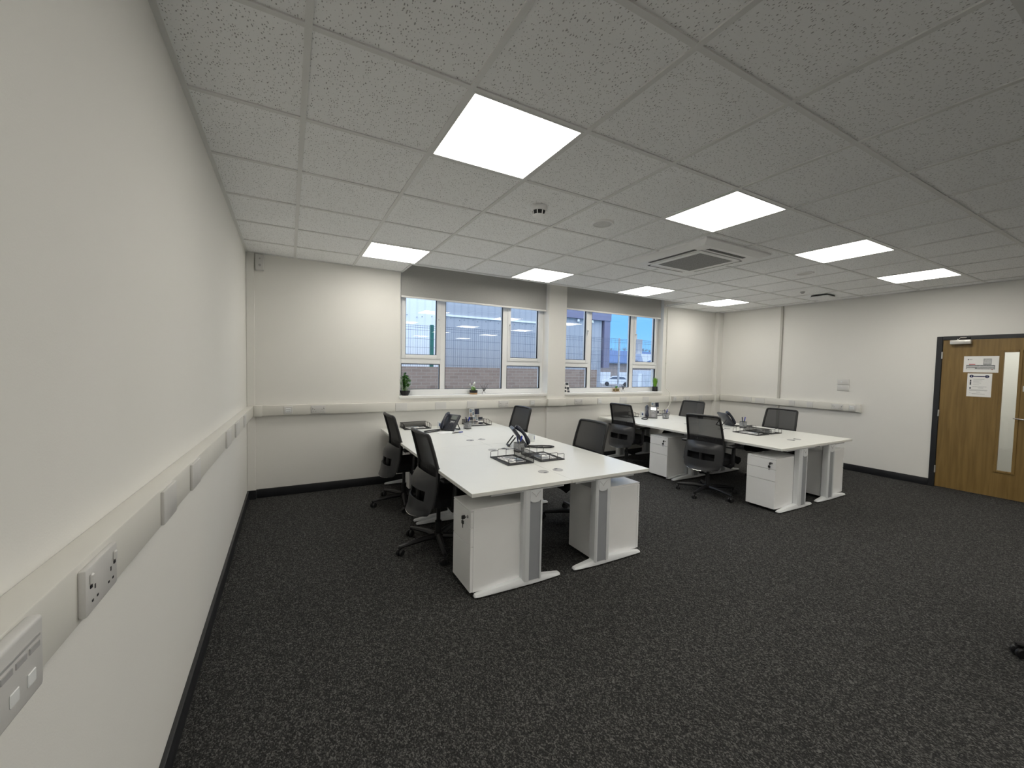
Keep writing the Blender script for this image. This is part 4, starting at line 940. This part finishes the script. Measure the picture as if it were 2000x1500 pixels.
for x, y, lab, kk in pots:
    pen_cup(x, y, lab, 0.2, 0.95)
    where = {'there': 'pen pot beside the standing leaflets', 'cl': 'pen pot next to the side-on phone, closer desks', 'lit': 'pen pot right of the lit phone', 'rh': 'pen pot beside side-on phone, right-hand desks'}[kk]
    pen((x-0.014, y-0.01, TOP+0.011), (x+0.022, y-0.012, TOP+0.15), 'blue pen standing upright in the '+where)
    pen((x+0.016, y+0.012, TOP+0.011), (x-0.022, y+0.006, TOP+0.148), 'dark pen leaning left in the '+where, NAVY)
# open notepad with a loose pen
b = MB(); b.box(-0.10, 0.10, -0.07, 0.07, 0, 0.004, WHITEP, 0.001, 1); o = b.build('notepad'); o.location = (1.99, -0.615, TOP); o.rotation_euler = (0, 0, 0.1)
tag(o, 'white notepad lying in front of the phone by the left window', 'notepad')
pen((2.03, -0.70, TOP+0.006), (2.185, -0.655, TOP+0.006), 'blue pen lying on the desk in front of the phone', PENB, 'loose pens')

# ------------------------------------------------------------------ window sill items
SZ = WZ[0]+0.0003
def blades(b, n, r0, h0, h1, lean, wd, m, c=(0, 0, 0), seed=1):
    rnd = random.Random(seed)
    for i in range(n):
        a = rnd.random()*2*PI; r = rnd.random()*r0; hh = lerp(h0, h1, rnd.random()); ln = lean*rnd.random()
        dx, dy = math.cos(a), math.sin(a); px, py = -dy, dx
        x, y = c[0]+r*dx, c[1]+r*dy; pts = []
        for t, ww in ((0, .6), (.45, 1.0), (.8, .7), (1, .05)):
            off = ln*t*t
            pts += [(x+dx*off-px*wd*ww, y+dy*off-py*wd*ww, c[2]+hh*t), (x+dx*off+px*wd*ww, y+dy*off+py*wd*ww, c[2]+hh*t)]
        b._faces(pts, [(0, 1, 3, 2), (2, 3, 5, 4), (4, 5, 7, 6)], m)
root = empty('potted_plant', (1.675, 0.035, SZ), 0, 'bushy green plant in a black bowl at the left end of the sill', 'plant')
b = MB(); b.lathe([(0.0, 0.0), (0.04, 0.0), (0.058, 0.035), (0.066, 0.062), (0.060, 0.062), (0.05, 0.045), (0, 0.045)], POTB, seg=24); b.build('pot', root)
b = MB(); rnd = random.Random(3)
for i in range(24):
    a = rnd.random()*2*PI; r = rnd.random()*0.035; hgt = 0.09+rnd.random()*0.13
    x, y = r*math.cos(a), r*math.sin(a); ex, ey = x*2.3, y*1.5
    b.tube([(x, y, 0.045), (ex, ey, 0.055+hgt)], 0.002, GREENP, 5)
    for q in range(7):
        t = 0.35+0.65*q/6; la = rnd.random()*2*PI; L = 0.03+rnd.random()*0.025
        cx, cy, cz = lerp(x, ex, t), lerp(y, ey, t), 0.045+(0.01+hgt)*t
        dx, dy = math.cos(la), math.sin(la); up = 0.3+rnd.random()*0.7
        cx = max(cx, -0.03); cy = min(cy, 0.03); dx = abs(dx) if cx < -0.015 else dx; dy = -abs(dy) if cy > 0.015 else dy
        b._faces([(cx, cy, cz), (cx+dx*L*.5-dy*L*.28, cy+dy*L*.5+dx*L*.28, cz+L*up*.5), (cx+dx*L, cy+dy*L, cz+L*up), (cx+dx*L*.5+dy*L*.28, cy+dy*L*.5-dx*L*.28, cz+L*up*.5)], [(0, 1, 2, 3)], GREENL)
b.build('foliage', root)
root = empty('potted_plant', (2.62, 0.05, SZ), 0, 'cream-flowered plant in a black and wood pot on the left sill', 'plant')
b = MB(); b.lathe([(0.0, 0.0), (0.052, 0.0), (0.054, 0.022), (0.0, 0.022)], WOODL, seg=20); b.lathe([(0.054, 0.022), (0.056, 0.055), (0.050, 0.055), (0.048, 0.04), (0, 0.04)], POTB, seg=20); b.build('pot', root)
b = MB(); blades(b, 26, 0.035, 0.03, 0.09, 0.03, 0.008, GREENP, (0, 0, 0.04), 5); b.build('foliage', root)
b = MB(); rnd = random.Random(9)
for i in range(22): 
    a = rnd.random()*2*PI; r = rnd.random()*0.06; b.lathe([(0, -0.007), (0.009, -0.003), (0.009, 0.004), (0, 0.009)], FLOWER, c=(r*math.cos(a), min(0.04, r*math.sin(a)), 0.10+rnd.random()*0.07), seg=7)
b.build('flowers', root)
def twig_ornament(x, y, lab):
    root = empty('twig_ornament', (x, y, SZ), 0, lab, 'ornament', 'black twig ornaments on the sills'); root.scale = (0.85, 0.85, 0.85)
    b = MB(); b.box(-0.028, 0.028, -0.022, 0.022, 0.0, 0.008, WHITEP, 0.002, 1); b.tube([(-0.024, 0, 0.008), (-0.026, 0, 0.03), (0.0, 0, 0.05), (0.026, 0, 0.03), (0.024, 0, 0.008)], 0.003, BLACKP, 6); b.build('holder', root)
    b = MB()
    for a, L in ((-0.5, .13), (-0.2, .11), (0.15, .12), (0.5, .14), (0.75, .10)):
        b.tube([(0, 0, 0.045), (math.sin(a)*L*.5, 0.006*a, 0.045+math.cos(a)*L*.5), (math.sin(a)*L*1.05, -0.004, 0.045+math.cos(a)*L)], [0.004, 0.0032, 0.002], BLACKP, 6)
    b.build('twigs', root)
twig_ornament(2.775, 0.05, 'black twig ornament right of the cream-flowered pot')
twig_ornament(5.39, 0.05, 'black twig ornament on the right window sill')
root = empty('card_stand', (4.195, 0.035, SZ), d2(10), 'black and white photo cards propped at the left end of right sill', 'cards'); root.scale = (1.2, 1.2, 1.2)
b = MB(); T = Matrix.Rotation(-0.25, 4, 'X'); b.box(-0.055, 0.06, -0.002, 0.002, 0, 0.14, WHITEP, M=T); b.box(-0.06, 0.0, -0.012, -0.009, 0, 0.09, WHITEP, M=T); b.build('card', root)
b = MB()
for x0, x1, z0, z1, d_ in ((-0.05, -0.01, .085, .135, .0028), (0.0, 0.055, .10, .135, .0028), (0.005, 0.055, .04, .075, .0028), (-0.055, -0.005, .05, .08, .0128), (-0.05, -0.015, .01, .035, .0128), (0.01, 0.055, .005, .03, .0028)):
    b.box(x0, x1, -d_, -d_+0.0012, z0, z1, DARKI, M=T)
b.build('photo_print', root)
root = empty('cactus_pot', (5.235, 0.05, SZ), 0, 'little cactus in a brown pot with wire frame, right window sill', 'plant')
b = MB(); b.box(-0.042, 0.042, -0.03, 0.03, 0.012, 0.055, BROWNP, 0.006, 2); b.build('pot', root)
b = MB()
for x, y in ((-0.046, -0.034), (0.046, -0.034), (-0.046, 0.034), (0.046, 0.034)): b.tube([(x, y, 0.0), (x, y, 0.06)], 0.003, WOODL, 6)
b.tube([(-0.046, -0.034, 0.06), (0.046, -0.034, 0.06), (0.046, 0.034, 0.06), (-0.046, 0.034, 0.06)], 0.003, WOODL, 6, closed=True); b.box(-0.046, 0.046, -0.034, 0.034, 0.008, 0.0118, WOODL); b.build('frame', root)
b = MB(); b.lathe([(0.0, 0.05), (0.016, 0.055), (0.018, 0.08), (0.012, 0.10), (0, 0.105)], GREENL, seg=10); b.tube([(0.014, 0, 0.075), (0.028, 0, 0.08), (0.028, 0, 0.097)], 0.006, GREENL, 6); b.build('cactus', root)
root = empty('potted_grass', (6.17, 0.055, SZ), 0, 'tuft of bright grass in a square black pot, right end of sill', 'plant')
b = MB(); b.prism([(-0.032, -0.032), (0.032, -0.032), (0.032, 0.032), (-0.032, 0.032)], 'z', 0, 0.085, POTB); b.build('pot', root)
b = MB(); blades(b, 130, 0.03, 0.10, 0.175, 0.045, 0.0035, GRASSG, (0, 0, 0.08), 11); b.build('grass', root)

# ------------------------------------------------------------------ outside
GZ = -1.02
b = MB(); b.box(-60, 90, 0.25, 110, GZ-0.1, GZ, TARMAC); tag(b.build('ground'), 'grey tarmac yard outside the windows', kind='structure')
# neighbouring shed
root = empty('industrial_shed', (3.0, 5.0, GZ), 0, 'white and grey clad industrial shed beyond the fence', 'building')
def opart(name, fnc, parent=root, o=(3.0, 5.0, GZ)):
    b = MB(); b.M = Matrix.Translation((-o[0], -o[1], -o[2])); fnc(b); return b.build(name, parent)
opart('white_cladding', lambda b: b.box(-6, 3.83, 4.96, 5.28, GZ, 5.2, CLADW))
opart('grey_cladding', lambda b: (b.box(3.83, 7.2, 4.97, 5.28, GZ, 5.2, CLADG), b.box(7.2, 9.18, 4.97, 5.28, GZ, 3.06, CLADG)))
opart('flashing', lambda b: b.box(3.84, 7.2, 4.945, 4.97, 2.74, 2.79, CLADW))
def rv(b):
    for z in (2.66,):
        for k in range(46): b.lathe([(0, 0), (0.012, 0), (0.012, 0.012), (0, 0.012)], GREYI, M=Matrix.Translation((-2.0+0.19*k+(0.06 if k % 2 else 0), 4.97 if -2.0+0.19*k+0.06 > 3.83 else 4.96, z+0.02*((k*7) % 3))) @ Matrix.Rotation(PI/2, 4, 'X'), seg=6)
opart('fixings', rv)
def fa(b):
    b.box(7.2, 9.5, 4.88, 5.3, 3.0, 3.30, FASCIA); b.box(9.24, 9.48, 4.90, 5.3, 1.50, 3.0, FASCIA)
    for x in (7.7, 8.25, 8.45, 8.95): b.box(x, x+0.12, 5.0, 5.15, 3.30, 4.2, FASCIA)
    b.box(7.2, 9.25, 5.0, 5.15, 3.66, 3.80, FASCIA)
opart('portal_fascia', fa)
opart('floodlight', lambda b: [b.lathe([(0, 0), (0.05, 0.0), (0.035, 0.08), (0, 0.08)], UPVC, c=(x, 4.93, 2.90), seg=10) for x in (7.55, 8.2, 8.75)])
b = MB(); b.box(-6, 8.2, 0, 0.2, 0, 1.43-GZ, BRICK); o = b.build('boundary_wall'); o.location = (0, 4.0, GZ); tag(o, 'brown brick boundary wall below the wire fence outside', 'wall')
# mesh fence
root = empty('mesh_fence', (4.0, 4.25, GZ), 0, 'tall green wire mesh fence outside the windows', 'fence')
b = MB(); X0, X1, ZT = -1.0, 14.0, 2.40
n = int((X1-X0)/0.055)
for i in range(n):
    x = X0+i*0.055-4.0; b.box(x-0.0017, x+0.0017, -0.0017, 0.0017, 0.03, ZT-GZ, GREYF)
z = 0.1
zz = []
while z < ZT-GZ-0.2: zz.append(z); z += 0.2
for z in zz+[ZT-GZ-0.12, ZT-GZ-0.06, ZT-GZ-0.015]: b.box(X0-4, X1-4, -0.008, -0.003, z-0.003, z+0.003, GREYF)
b.build('mesh_panel', root)
for x in (0.36, 3.36, 6.36, 9.30, 12.36):
    b = MB(); hw = 0.04 if x < 4 else 0.018; b.box(x-4-hw, x-4+hw, 0.004, 0.064, 0.0, ZT-GZ+0.02, GREENF if x < 4 else CABIN, 0.004, 1); b.build('post', root)
# made-up light grey cabinet, put in for the grey in the right pane
root = empty('stand_in_cabinet', (14.55, 8.0, GZ), 0, 'made-up light grey cabinet put in for the grey in the right pane', 'cabinet')
b = MB(); b.box(-0.6, 0.9, 0.0, 0.35, 0.0, 2.45, CABIN, 0.01, 1); b.build('housing', root)
b = MB(); b.box(-0.55, -0.32, -0.02, 0.0, 0.05, 2.3, SHUT); b.box(-0.28, 0.85, -0.02, 0.0, 0.05, 2.3, CABIN); b.build('door', root)
# far workshop, its chimney, car and trees
root = empty('workshop', (52, 50, GZ), 0, 'long low workshop with sky-tinted blue roof across the yard', 'building')
b = MB(); b.box(-22, 30, 0, 0.4, 0, 3.5, BRICK2); b.build('wall', root)
b = MB(); b.prism([(-0.6, 3.5), (9.0, 6.25), (9.0, 6.37), (-0.6, 3.62)], 'x', -22.5, 30.5, ROOFB); b.build('roof', root)
for x in (-13, -5.5, 0.8, 8.2, 15.5):
    b = MB(); b.box(x, x+4.4, -0.06, 0.0, 0.0, 1.9, SHUT); b.build('shutter', root)
b = MB(); b.box(6.1, 7.2, 0.6, 1.7, 4.0, 8.2, GROM); ch = b.build('chimney', root)
b = MB(); b.prism([(5.6, 5.4), (9.4, 5.4), (9.4, 4.7), (7.0, 3.9), (6.3, 3.9)], 'y', -0.65, 1.6, SHUT); b.build('porch', root)
def car(x, y, rz, lab):
    root = empty('car', (x, y, GZ), rz, lab, 'car')
    side = [(-2.1, .35), (-2.12, .75), (-1.95, .92), (-1.55, 1.0), (-1.15, 1.38), (-0.4, 1.48), (0.55, 1.42), (1.2, 1.0), (1.9, .88), (2.1, .65), (2.1, .32)]
    b = MB(); b.prism(side, 'y', -0.86, 0.86, CARW); b.build('body', root)
    b = MB()
    for s in (-1, 1): b.prism([(-1.4, 1.02), (-1.08, 1.32), (-0.4, 1.40), (0.5, 1.35), (1.0, 1.02)], 'y', s*0.861, s*0.875, CARG)
    b.quad([(-1.56, -.7, 1.02), (-1.56, .7, 1.02), (-1.19, .66, 1.36), (-1.19, -.66, 1.36)], CARG); b.build('windows', root)
    for wx in (-1.3, 1.3):
        for s in (-1, 1):
            b = MB(); b.tube([(wx, s*0.70, 0.31), (wx, s*0.88, 0.31)], 0.31, BLACKP, 18); b.build('wheel', root)
    for s in (-1, 1):
        b = MB(); b.box(-2.14, -2.0, s*0.55, s*0.82, .72, .90, TAIL); b.build('tail_light', root)
    return root
car(42.4, 39.5, d2(138), 'white car parked in front of the workshop across the yard')
b = MB(); rnd = random.Random(21)
def branch(b, p, d, L, r, lvl):
    q = p+d*L; b.tube([p, (p+q)/2+Vector((rnd.uniform(-.05, .05),)*3)*L, q], [r, r*.8, r*.6], BARK, 5)
    if lvl == 0: return
    for i in range(3):
        nd = (d+Vector((rnd.uniform(-.7, .7), rnd.uniform(-.7, .7), rnd.uniform(0, .6)))).normalized(); branch(b, q, nd, L*.68, r*.6, lvl-1)
trees = [(52, 66), (57, 68), (62, 67), (67, 70), (73, 68), (79, 69)]
for i, (x, y) in enumerate(trees):
    root = empty('bare_tree', (x, y, GZ), 0, 'leafless tree beyond the workshop roof', 'tree', 'bare trees beyond the workshop')
    b = MB(); branch(b, Vector((0, 0, 0)), Vector((0, 0, 1)), 3.0, 0.14, 4); b.build('branches', root)
